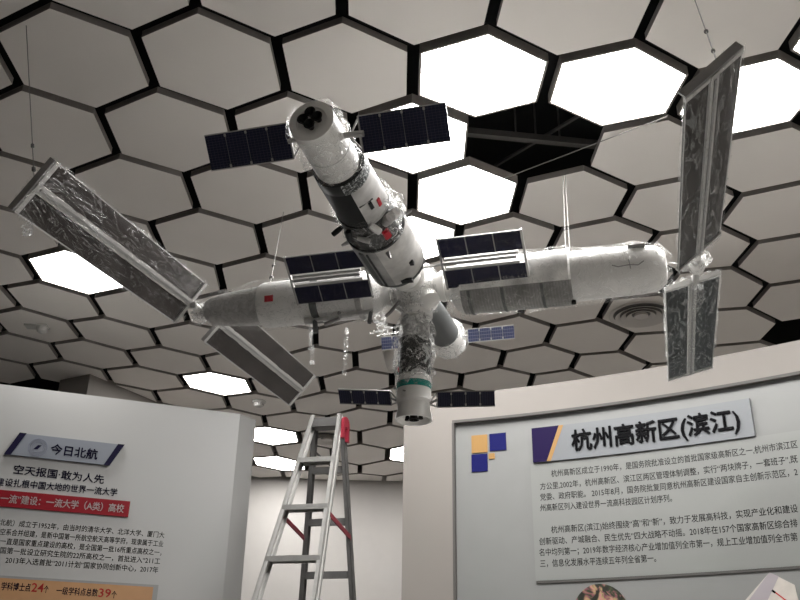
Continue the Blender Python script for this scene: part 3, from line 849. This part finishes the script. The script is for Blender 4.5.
# --- left lab module along -X
AX = (-1, 0, 0)
b = MB()
b.lathe([(.10, .050), (.125, .050), (.14, .058), (.17, .078), (.20, .092)], (0, 0, -.008), AX, M['white'], 48)
b.lathe([(.20, .092), (.205, .096), (.225, .096), (.23, .092)], (0, 0, -.008), AX, M['silver'], 48)
b.lathe([(.23, .092), (.385, .092)], (0, 0, -.008), AX, M['white'], 48)
b.lathe([(.385, .0935), (.415, .0935)], (0, 0, -.008), AX, M['greyband'], 48)
b.lathe([(.415, .0925), (.625, .0925), (.638, .088)], (0, 0, -.008), AX, M['white'], 48)
labL = part(b, 'lab_module')
b = MB(); b.lathe([(.636, .082), (.64, .080), (.80, .068), (.86, .058), (.885, .045), (.885, .01)], (0, 0, -.008), AX, M['silver'], 44, .003, 22); part(b, 'service_section', labL, 'silver foil service section')
def quad_on(b, cx, wz, hz, rad, ang, m_, sx=1):
    # small decal on the underside, facing the viewer
    c = []
    for (dx, da) in ((-wz / 2, -hz / 2), (wz / 2, -hz / 2), (wz / 2, hz / 2), (-wz / 2, hz / 2)):
        a = ang + da / rad
        c.append((cx + dx, -math.cos(a) * rad, -math.sin(a) * rad - .008))
    b.add(c, [(0, 1, 2, 3)], m_)
b = MB(); quad_on(b, -.578, .037, .026, .0945, math.radians(10), M['flag']); part(b, 'flag', labL, 'small red flag')
b = MB()
b.tube([(-.30, -.04, -.083), (-.30, -.04, -.115), (-.36, -.03, -.13)], .008, M['rod'], 8)
b.tube([(-.16, -.045, -.10), (-.42, -.035, -.112)], .009, M['silver'], 8)
b.tube([(-.17, -.045, -.10), (-.175, -.045, -.150)], .008, M['greyband'], 8)
b.tube([(-.40, -.035, -.112), (-.395, -.035, -.165)], .010, M['greyband'], 8)
b.lathe([(0, .014), (.03, .014)], (-.41, -.035, -.112), AX, M['silver'], 12)
part(b, 'robotic_arm', labL, 'thin grey robotic arm')
wrap('plastic_film', [(.12, .07), (.17, .088), (.25, .098), (.63, .098), (.70, .088), (.86, .070), (.90, .055)], (0, 0, -.008), AX, labL, 'film', .010, 13)
# --- right lab module along +X
AX = (1, 0, 0); OR = (0, 0, -.020)
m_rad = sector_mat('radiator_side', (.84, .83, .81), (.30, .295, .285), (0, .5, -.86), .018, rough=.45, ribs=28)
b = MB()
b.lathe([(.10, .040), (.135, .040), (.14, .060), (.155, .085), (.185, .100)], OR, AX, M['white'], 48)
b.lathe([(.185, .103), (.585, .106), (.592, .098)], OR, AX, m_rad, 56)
labR = part(b, 'lab_module')
for x in (.21, .335, .48):
    b = MB(); b.lathe([(x, .1045), (x + .001, .1065), (x + .012, .1067), (x + .013, .105)], OR, AX, M['greyband'], 56, arc=(math.radians(32), math.radians(130)), cap0=False, cap1=False); part(b, 'radiator_seam', labR)
b = MB(); b.lathe([(.585, .090), (.60, .094), (.62, .094), (.84, .090), (.90, .080), (.925, .058), (.93, .03)], OR, AX, M['white'], 48)
b.bar((.80, -.070, .038), (.86, -.066, .038), .03, .01, M['rod'])
part(b, 'service_section', labR)
b = MB(); b.lathe([(0, .009), (.012, .009), (.014, .0)], (.592, -.01, -.122), (0, -.1, -1), M['nozzle'], 12); part(b, 'thruster', labR)
b = MB(); b.tube([(.74, -.091, -.034), (.76, -.093, -.044), (.80, -.093, -.040), (.83, -.091, -.044), (.85, -.090, -.030)], .002, M['rod'], 6)
b.tube([(.800, -.093, -.020), (.803, -.091, -.055)], .002, M['rod'], 6); part(b, 'handrail', labR)
wrap('plastic_film', [(.13, .06), (.16, .090), (.25, .108), (.57, .112), (.62, .100), (.84, .096), (.91, .084), (.95, .045)], OR, AX, labR, 'film', .010, 11)
b = MB(); b.lathe([(0.0, .001), (.01, .02), (.02, .03), (.05, .05), (.09, .06)], (.16, -.03, -.05), (.3, -.2, -1), M['film3'], 20, .02, 22, False, False); part(b, 'plastic_scrap', labR)

# --- wings of the lab modules
def lab_wing(cx, cy, L, W, phi, yaw, pit, sgn, mb_, film='film2', near=True, label=None, drape=.02):
    """long wing: two blankets, mast and end bars; cx, cy its middle"""
    u = V((math.sin(yaw), math.cos(yaw) * math.cos(pit), math.sin(pit))).normalized()
    if near: u = -u                                  # outward
    v = V((math.cos(phi), 0, math.sin(phi))); v = (v - u * v.dot(u)).normalized(); n = u.cross(v).normalized()
    if n.z > 0: n = -n                               # underside
    base = empty('lab_solar_wing', (cx, cy, 0)); base.parent = st
    A = -u * L / 2
    def pl(b, x0, x1, y0, y1, z0, z1, m_):
        c = []
        for z in (z0, z1):
            for (x, y) in ((x0, y0), (x1, y0), (x1, y1), (x0, y1)): c.append(tuple(A + u * x + v * y + n * z))
        b.hexa(c, m_)
    for s_ in (-1, 1):
        b = MB(); y0, y1 = sorted((s_ * .017, s_ * W / 2))
        pl(b, .018, L - .02, y0, y1, -.002, .002, M[mb_])
        e0, e1 = sorted((s_ * (W / 2 - .004), s_ * W / 2)); pl(b, .018, L - .02, e0, e1, -.003, .003, M['frame'])
        b.build('wing_blanket', base)
    b = MB(); pl(b, 0.0, L, -.015, .015, -.006, .008, M['mast']); pl(b, 0.02, L - .02, -.004, .004, .008, .011, M['rod'])
    b.build('mast', base)
    b = MB(); pl(b, L - .018, L, -W / 2, W / 2, -.004, .006, M['frame']); b.build('end_bar', base); b = MB(); pl(b, L, L + .008, -W / 2, W / 2, -.022, .004, M['rod']); b.build('end_cap', base)
    b = MB(); pl(b, 0, .018, -W / 2, W / 2, -.010, .008, M['frame']); b.build('end_bar', base)
    # clear sleeve around the wing, pulled and creased
    b = MB(); nx, ny = 70, 22; vs = []; fs = []
    sd = V((cx * 3, cy * 3, 0))
    for side in (1, -1):
        o0 = len(vs)
        for j in range(ny + 1):
            for i in range(nx + 1):
                t = j / ny - .5; x = i / nx * (L + .03) - .01
                q = V((x * 5, t * 3, side * 2)) + sd
                nn = noise.noise(q) + .5 * noise.noise(q * 2.6 + V((x * 6, 0, 0)))
                wav = 1 + drape * 4 * noise.noise(V((x * 4, side, 3)) + sd) 
                bulge = .012 * (1 - (2 * t) ** 4)
                vs.append(A + u * x + v * (t * (W + .012) * wav) + n * side * (.006 + bulge * (1 + nn)))
        for j in range(ny):
            for i in range(nx): a = o0 + j * (nx + 1) + i; fs.append((a, a + 1, a + nx + 2, a + nx + 1))
    b.add(vs, fs, M[film], True); b.build('plastic_film', base)
    if label: base['label'] = label
    return base, A, u, v, n
W1 = lab_wing(-.958, -.537, .987, .203, .898, .026, .032, -1, 'blanket', near=True, label='large wing reaching forward on the left', drape=.03)
W2 = lab_wing(-.889, .591, .956, .203, .845, .010, .017, -1, 'blanket', 'film4', near=False, label='large wing reaching back on the left', drape=.0)
W3 = lab_wing(1.046, -.553, 1.018, .204, .694, -.011, .004, 1, 'blanket', 'film6', near=True, label='large wing reaching forward on the right', drape=.01)
W4 = lab_wing(1.028, .702, 1.029, .213, .230, .008, -.005, 1, 'blanket2', 'film6', near=False, label='large wing reaching back on the right', drape=.01)
# wing joints
for (cx, y0, y1) in ((-.925, -.06, .13), (1.035, -.06, .20)):
    b = MB(); b.tube([(cx, y0, 0), (cx, y1, 0)], .012, M['frame'], 12)
    b.lathe([(-.03, .022), (-.02, .03), (.02, .03), (.03, .022)], (cx, (y0 + y1) / 2 - .02, 0), (0, 1, 0), M['white'], 20)
    b.lathe([(-.02, .016), (.02, .016)], (cx, y0 + .025, .0), (0, 1, 0), M['white'], 16)
    b.tube([(cx - (.05 if cx > 0 else -.05), (y0 + y1) / 2 - .02, 0), (cx, (y0 + y1) / 2 - .02, 0)], .020, M['silver'], 12)
    j_ = part(b, 'wing_joint')
    random.seed(int(cx * 10))
    b = MB()
    for k in range(4):
        p = V((cx + random.uniform(-.05, .03), (y0 + y1) / 2 + random.uniform(-.05, .03), random.uniform(-.03, .02)))
        b.lathe([(-.03, .004), (-.015, .025), (.01, .03), (.04, .008)], p, (random.uniform(-1, 1), random.uniform(-1, 1), random.uniform(-1, 1)), M['film3'], 16, .022, 30, False, False)
    b.build('plastic_film', j_)

# --- crewed ships (one ahead along +Y, one hanging straight down)
def ship(name_label, o, ax, parts_, wings, film_prof, seed):
    s_ = None
    b = MB()
    for (prof, m_, nz) in parts_:
        b.lathe(prof, o, ax, M[m_], 40, nz, 30)
    s_ = part(b, 'crewed_ship', st, name_label)
    b = MB(); b.lathe(wings['bell'], o, ax, M['nozzle'], 24); part(b, 'engine_nozzle', s_)
    return s_
dn = ship('crewed ship hanging straight down, with a teal band', (0, 0, 0), (0, 0, -1), [
    ([(.10, .045), (.125, .045), (.13, .055), (.19, .058), (.21, .056)], 'foil2', .004),
    ([(.200, .054), (.21, .061), (.33, .061), (.352, .058)], 'darkfoil', .004),
    ([(.350, .058), (.358, .063), (.380, .064)], 'white', 0),
    ([(.378, .0646), (.403, .0648)], 'teal', .001),
    ([(.401, .064), (.445, .064), (.448, .066), (.452, .064), (.458, .059), (.478, .060), (.510, .067), (.518, .0675), (.518, .061), (.500, .050), (.495, .001)], 'white', 0)],
    {'bell': [(.494, .010), (.502, .014), (.517, .020), (.517, .017), (.499, .006)]}, None, 1)
dn.location = (-.009, 0, -.013)
for (x, y) in ((.026, .0), (-.026, .008)):
    b = MB(); b.lathe([(.494, .006), (.514, .010), (.515, .008)], (x, y, 0), (0, 0, -1), M['nozzle'], 12); part(b, 'engine_nozzle', dn)
b = MB(); b.bar((-.012, -.064, -.352), (-.012, -.064, -.340), .007, .004, M['nozzle'], up=(0, -1, 0)); b.bar((-.028, -.060, -.352), (-.028, -.060, -.340), .007, .004, M['nozzle'], up=(0, -1, 0)); b.bar((-.015, -.0635, -.425), (-.025, -.062, -.422), .005, .003, M['rod'], up=(0, -1, 0)); part(b, 'window', dn)
ship_wing(dn, (-.087, 0, -.426), (-1, 0, .108), (0, .70, -.71), .205, .059, 4, 'cell', .03, 'rod', body_pt=(-.060, 0, -.441))
ship_wing(dn, (.088, 0, -.446), (1, 0, -.049), (0, .26, -1), .212, .056, 4, 'cell', .03, 'rod', body_pt=(.060, 0, -.457))
wrap('plastic_film', [(.10, .052), (.16, .066), (.26, .068), (.34, .064), (.40, .062)], (0, 0, 0), (0, 0, -1), dn, 'film3', .022, 24)
b = MB(); b.bar((-.05, -.03, -.318), (-.05, -.035, -.338), .012, .006, M['flag'], up=(-1, -1, 0)); part(b, 'red_marking', dn, 'small red marking')
fw = ship('crewed ship docked at the far end, wrapped in plastic', (0, 0, 0), (0, 1, 0), [
    ([(.11, .046), (.16, .052), (.30, .060), (.47, .064)], 'greyband', 0),
    ([(.465, .066), (.48, .070), (.52, .071), (.56, .071), (.565, .066), (.575, .072), (.590, .072), (.590, .05), (.585, .001)], 'white', .001)],
    {'bell': [(.585, .010), (.60, .018), (.60, .015)]}, None, 2)
ship_wing(fw, (.095, .521, 0), (1, 0, 0), (0, .23, -.97), .203, .059, 4, 'cellb', .03, 'frame', body_pt=(.070, .521, 0))
ship_wing(fw, (-.095, .521, 0), (-1, 0, 0), (0, .23, -.97), .203, .059, 4, 'cellb', .03, 'frame', body_pt=(-.070, .521, 0))
wrap('plastic_film', [(.44, .066), (.46, .070), (.48, .076), (.56, .080), (.60, .070)], (0, 0, 0), (0, 1, 0), fw, 'film3', .014, 24)

# loose crumples and tails of film hanging under the model
def tail(px_pts, rad, seed, wd=.02):
    random.seed(seed); b = MB()
    pts = [STI @ V(tuple(at_z(x, y, z))) for (x, y, z) in px_pts]
    vs = []; fs = []; n = 24
    for i in range(n + 1):
        t = i / n * (len(pts) - 1); k = min(int(t), len(pts) - 2); f = t - k
        c = pts[k].lerp(pts[k + 1], f)
        for j in range(7):
            a = (j / 6 - .5)
            q = V((a * 2, i * .35, seed))
            w_ = wd * (1 + .6 * noise.noise(V((i * .3, seed, 0))))
            vs.append(c + V((a * w_, .015 * noise.noise(q * 2), .012 * noise.noise(q * 3.1))))
    for i in range(n):
        for j in range(6): a = i * 7 + j; fs.append((a, a + 1, a + 8, a + 7))
    b.add(vs, fs, M['film3'], True); part(b, 'plastic_tail')
tail([(347, 328, 2.93), (346, 345, 2.86), (344, 375, 2.74)], .01, 3, .018)
tail([(372, 333, 2.90), (390, 328, 2.92), (406, 325, 2.93)], .01, 6, .03)
tail([(380, 335, 2.90), (405, 331, 2.93)], .01, 7, .03)
tail([(22, 212, 2.95), (27, 222, 2.90), (28, 236, 2.84)], .01, 8, .04)
tail([(313, 308, 2.99), (311, 330, 2.92), (312, 365, 2.80)], .01, 9, .02)
tail([(600, 268, 3.0), (640, 262, 3.03), (672, 264, 3.04)], .01, 12, .05)
tail([(697, 285, 2.97), (700, 300, 2.95), (694, 312, 2.93)], .01, 13, .04)
tail([(388, 285, 3.0), (380, 320, 2.93), (384, 333, 2.9)], .01, 14, .05)
tail([(374, 250, 3.0), (373, 275, 2.95), (376, 300, 2.92)], .01, 15, .03)

# ------------------------------------------------------------------ suspension wires
def wire(name_label, pts, r=.0022, knot=None, m_='wire'):
    b = MB(); b.tube(pts, r, M[m_], 6)
    o = b.build('suspension_wire'); recenter(o, tuple(pts[-1]))
    tag(o, name_label, 'wire', 'suspension wires of the model')
    if knot is not None:
        for (t, rr) in knot:
            k = MB(); c = V(pts[0]).lerp(V(pts[1]), t) - V(pts[-1])
            k.lathe([(-.010, .002), (-.006, rr), (.006, rr), (.010, .002)], c, V(pts[0]) - V(pts[1]), M['alu_d'], 8)
            k.build('crimp', o)
def wpt(base, k, x, y, zc=4.0):
    return tuple(at_z(x, y, zc))
def ends(wg, side, x=None):
    base, A, u, v, n = wg
    L_ = -2 * A.dot(u); p = A + u * (L_ if x is None else x) + v * side
    return ST @ (p + V(base.location))
e1 = ends(W1, .0); wire('steel wire holding up the tip of the left forward wing', [wpt(0, 0, 26, 22, 4.03), tuple(e1 - V((0, 0, .0)))], .0018, [(.80, .006), (.92, .007)])
e3 = ends(W3, -.03); e3b = ends(W3, .02)
wire('steel wire holding up the tip of the right forward wing', [wpt(0, 0, 692, -8, 4.03), tuple(e3b)], .0018, [(.62, .007), (.84, .006)])
pL = ST @ V((-.62, 0, .085)); wire('steel wire above the red flag on the left module', [wpt(0, 0, 284, 210, 4.03), tuple(pL)], .0018, [(.80, .008), (.93, .009)])
pR = ST @ V((.575, 0, .093)); wire('doubled steel wire above the middle of the right module', [wpt(0, 0, 563, 172, 4.0), tuple(pR)], .0012, None)
pR2 = ST @ V((.590, 0, .093)); wire('second strand beside the doubled wire above the right module', [wpt(0, 0, 565, 172, 4.0), tuple(pR2)], .0012, None)
wire('thin wire slanting across the black opening of the missing ceiling panel', [tuple(at_z(668, 116, 3.99)), tuple(at_z(500, 180, 3.985))], .0022)
# ------------------------------------------------------------------ hexagonal ceiling
S = .334; LO = np.array([.4398, 3.119]); H3 = 3 ** .5 / 2
_c = [tuple(float(v) for v in t.split(',')) for t in CORR.split()]
_W = np.array([(c[0] * H3, c[1]) for c in _c]); _G = []
for c in _c:
    P = at_z(c[2], c[3], CZ); _G.append((P[:2] - LO) / S)
_D = np.array(_G) - _W
_K = np.exp(-((_W[:, None] - _W[None]) ** 2).sum(2) / (2 * 2.2 ** 2))
_A = np.linalg.solve(_K + .03 * np.eye(len(_W)), _D)
def lat(gx, gy):
    """lattice corner -> place on the ceiling (the real grid is slightly irregular)"""
    p = np.array([gx * H3, gy]); k = np.exp(-((_W - p) ** 2).sum(1) / (2 * 2.2 ** 2))
    return (p + k @ _A) * S + LO
def hex_ring(gx, gy, inset):
    pts = [lat(gx, gy - 1), lat(gx + 1, gy - .5), lat(gx + 1, gy + .5), lat(gx, gy + 1), lat(gx - 1, gy + .5), lat(gx - 1, gy - .5)]
    out = []; n = 6
    for i in range(6):
        a, b, c = pts[i - 1], pts[i], pts[(i + 1) % 6]
        d1 = (b - a) / np.linalg.norm(b - a); d2 = (c - b) / np.linalg.norm(c - b)
        n1 = np.array([-d1[1], d1[0]]); n2 = np.array([-d2[1], d2[0]])
        bis = n1 + n2; bis /= (bis @ n1)
        out.append(b + bis * inset)
    return np.array(out)
TH = .034
def prism(mb, ring, z0, z1, m):
    n = len(ring); c = ring.mean(0)
    vs = [(p[0], p[1], z0) for p in ring] + [(p[0], p[1], z1) for p in ring]
    mb.add(vs, [tuple(reversed(range(n))), tuple(range(n, 2 * n))] + [(i, (i + 1) % n, n + (i + 1) % n, n + i) for i in range(n)], m)
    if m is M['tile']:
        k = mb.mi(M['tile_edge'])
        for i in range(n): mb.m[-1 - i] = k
def shell(mb, ro, ri, z0, z1, m):
    n = len(ro); vs = []
    for r, z in ((ro, z0), (ro, z1), (ri, z1), (ri, z0)): vs += [(p[0], p[1], z) for p in r]
    fs = []
    for k in range(4):
        for i in range(n):
            j = (i + 1) % n; a = k * n; b = ((k + 1) % 4) * n; fs.append((a + i, a + j, b + j, b + i))
    mb.add(vs, fs, m)
INS = .026
MISSING = {(1, 1.5), (9, 7.5), (-11, 13.5), (-13, 13.5), (-12, 15), (-10, 15), (-14, 12), (-11, 16.5), (-14, 15)}
LIT = {(0, 0), (2, 0), (4, 0), (5, -1.5), (-1, 1.5), (0, 3), (-1, 4.5), (-8, 6), (-6, 12), (-5, 16.5), (-5, 19.5), (0, 18)}
bpy.context.view_layer.update()
dg = bpy.context.evaluated_depsgraph_get()
cells = []
for r in range(-8, 17):
    gy = 1.5 * r
    for gx in range(-15, 17):
        if (gx + r) % 2: continue
        if (gx, gy) in MISSING: continue
        ring = hex_ring(gx, gy, INS); c = ring.mean(0)
        if c[1] > 10.45 or c[1] < -2.9 or abs(c[0]) > 4.75: continue
        if ring[:, 1].max() > 10.54: ring[:, 1] = np.minimum(ring[:, 1], 10.54)
        # which of them the camera can see
        seen = False
        if c[1] > .5:
            smp = [c] + [c + (p - c) * f for p in ring for f in (.97, .6)] + [c + ((ring[i] + ring[(i + 1) % 6]) / 2 - c) * .97 for i in range(6)]
            for q in smp:
                P = Vector((q[0], q[1], CZ)); x, y, zz = pix(P)
                if zz <= 0 or not (1 < x < 799 and 1 < y < 599): continue
                dv = P - Vector(CAM); L_ = dv.length
                hit, hp_, _, _, ho, _ = SC.ray_cast(dg, Vector(CAM), dv.normalized(), distance=L_ - .01)
                tries = 0
                while hit and 'film' in ho.name and tries < 6:
                    o2 = hp_ + dv.normalized() * .002
                    hit, hp_, _, _, ho, _ = SC.ray_cast(dg, o2, dv.normalized(), distance=(P - o2).length - .01); tries += 1
                if not hit: seen = True; break
        cells.append([r, gx, gy, ring, c, seen])
rest = MB()
rows = {}
for cl in cells:
    if cl[5]: rows.setdefault(cl[0], []).append(cl)
    else:
        prism(rest, cl[3], CZ, CZ + TH, M['tile'])
o = rest.build('ceiling'); struct(o)
ORD = ['', 'first', 'second', 'third', 'fourth', 'fifth', 'sixth', 'seventh', 'eighth', 'ninth', 'tenth', 'eleventh', 'twelfth', 'thirteenth', 'fourteenth', 'fifteenth', 'sixteenth', 'seventeenth']
FIX = {(5, 7.5): 'round_vent', (-3, 16.5): 'round_vent', (-5, 13.5): 'det', (-1, 10.5): 'spot', (-10, 9): 'bar'}
for ri, r in enumerate(sorted(rows)):
    rw = sorted(rows[r], key=lambda c: c[1])
    for k, (r_, gx, gy, ring, c, _) in enumerate(rw):
        where = f"{ORD[k + 1]} from the left in the {ORD[ri + 1]} row from the top"
        if (gx, gy) in LIT:
            ci = ring.mean(0); inner = ci + (ring - ci) * .962
            root = empty('hexagonal_ceiling_light', (c[0], c[1], CZ))
            tag(root, f"glowing white hexagonal ceiling light, {where}", 'ceiling light', 'lit hexagons of the ceiling')
            b = MB(); rel = ring - c; shell(b, rel, inner - c, 0, TH + .012, M['tile_edge']); prism(b, rel, TH + .012, TH + .018, M['black']); b.build('frame', root)  # unseen black cap added on top to keep light out of the plenum
            b = MB(); prism(b, inner - c, .004, .016, M['lamp']); b.build('diffuser', root)
        else:
            b = MB(); prism(b, ring, CZ, CZ + TH, M['tile'])
            o = b.build('hexagonal_ceiling_tile'); recenter(o, (c[0], c[1], CZ))
            tag(o, f"plain grey hexagonal ceiling tile, {where}", 'ceiling tile', 'hexagonal ceiling tiles', 'thing')
print('ROWS', {r: len(v) for r, v in rows.items()}, 'tiles', sum(len(v) for v in rows.values()))

# round air diffusers
def vent(px, py, R_, label):
    P = at_z(px, py, CZ)
    root = empty('round_air_vent', (P[0], P[1], CZ)); tag(root, label, 'air vent')
    def ringl(r0, r1, z0, z1, m_, name):
        b = MB(); b.lathe([(z0, r0), (z0 + .004, r0 + (r1 - r0) * .2), (z1, r1), (z1 - .003, r1 - .006), (z0 + .002, r0 - .004)], (0, 0, 0), (0, 0, -1), M[m_], 48, cap0=False, cap1=False)
        b.build(name, root)
    b = MB(); b.lathe([(0, R_ * .86), (.003, R_ * .86), (.0035, R_ * .3), (.0035, .001)], (0, 0, 0), (0, 0, -1), M['ventdark'], 48); b.build('throat', root)
    ringl(R_ * .86, R_, .0, .010, 'vent', 'outer_ring')
    for i, f in enumerate((.72, .54, .36)):
        b = MB(); b.lathe([(.004, R_ * (f - .07)), (.016, R_ * f), (.024, R_ * (f + .085)), (.021, R_ * (f + .085)), (.013, R_ * (f - .005)), (.002, R_ * (f - .075))], (0, 0, 0), (0, 0, -1), M['vent'], 48, cap0=False, cap1=False); b.build('cone_ring', root)
    b = MB(); b.lathe([(.004, R_ * .20), (.022, R_ * .22), (.026, R_ * .12), (.026, .001)], (0, 0, 0), (0, 0, -1), M['vent'], 32); b.build('centre_cap', root)
vent(641, 314, .215, 'round ringed air vent in the ceiling beside the wing at the right')
vent(327, 438, .225, 'round ringed air vent in the ceiling seen through the top of the ladder')
# smoke detector
P = at_z(259, 401, CZ); root = empty('smoke_detector', tuple(P)); tag(root, 'small round white smoke detector on a ceiling panel near the ladder', 'smoke detector')
b = MB(); b.lathe([(0, .062), (.012, .062), (.020, .052)], (0, 0, 0), (0, 0, -1), M['brass'], 28); b.build('base', root)
b = MB(); b.lathe([(.020, .044), (.045, .040), (.052, .030), (.052, .001)], (0, 0, 0), (0, 0, -1), M['brass'], 28)
for k in range(12):
    a = PI * k / 6; b.box((math.cos(a) * .043 - .002, math.sin(a) * .043 - .002, -.042), (math.cos(a) * .043 + .002, math.sin(a) * .043 + .002, -.024), M['ventdark'])
b.build('sensor_head', root)
# conical downlight
P = at_z(392, 352, CZ); root = empty('ceiling_speaker', tuple(P)); tag(root, 'small grey conical fitting hanging from a ceiling panel beside the hanging crewed ship', 'ceiling fitting')
b = MB(); b.lathe([(0, .078), (.006, .078), (.012, .070)], (0, 0, 0), (0, 0, -1), M['tile'], 28); b.build('flange', root)
b = MB(); b.lathe([(.010, .068), (.05, .060), (.12, .040), (.15, .028), (.150, .001)], (0, 0, 0), (0, 0, -1), M['vent'], 28); b.build('cone', root)
# sensor on the far left
P = at_z(40, 326, CZ); root = empty('motion_sensor', tuple(P)); tag(root, 'oblong white fitting on a dim ceiling panel at the far left', 'ceiling fitting')
b = MB(); b.box((-.10, -.04, -.012), (.06, .04, .003), M['brass']); b.build('plate', root)
b = MB(); b.lathe([(0, .04), (.03, .036), (.042, .02), (.044, .001)], (.02, 0, -.012), (0, 0, -1), M['brass'], 24); b.build('lens', root)

# ------------------------------------------------------------------ light and picture settings
wd = bpy.data.worlds.new('room'); SC.world = wd; wd.use_nodes = True
wd.node_tree.nodes['Background'].inputs[0].default_value = (.5, .49, .48, 1)
wd.node_tree.nodes['Background'].inputs[1].default_value = .05
SC.view_settings.view_transform = 'Standard'
try: SC.view_settings.look = 'None'
except Exception: pass
SC.view_settings.gamma = 1
SC.view_settings.use_curve_mapping = False
SC.view_settings.exposure = EXPOSURE
SC.cycles.use_denoising = True
SC.cycles.max_bounces = 10
SC.cycles.diffuse_bounces = 6
SC.cycles.transparent_max_bounces = 24
SC.cycles.caustics_reflective = False
SC.cycles.caustics_refractive = False
SC.cycles.sample_clamp_indirect = 6
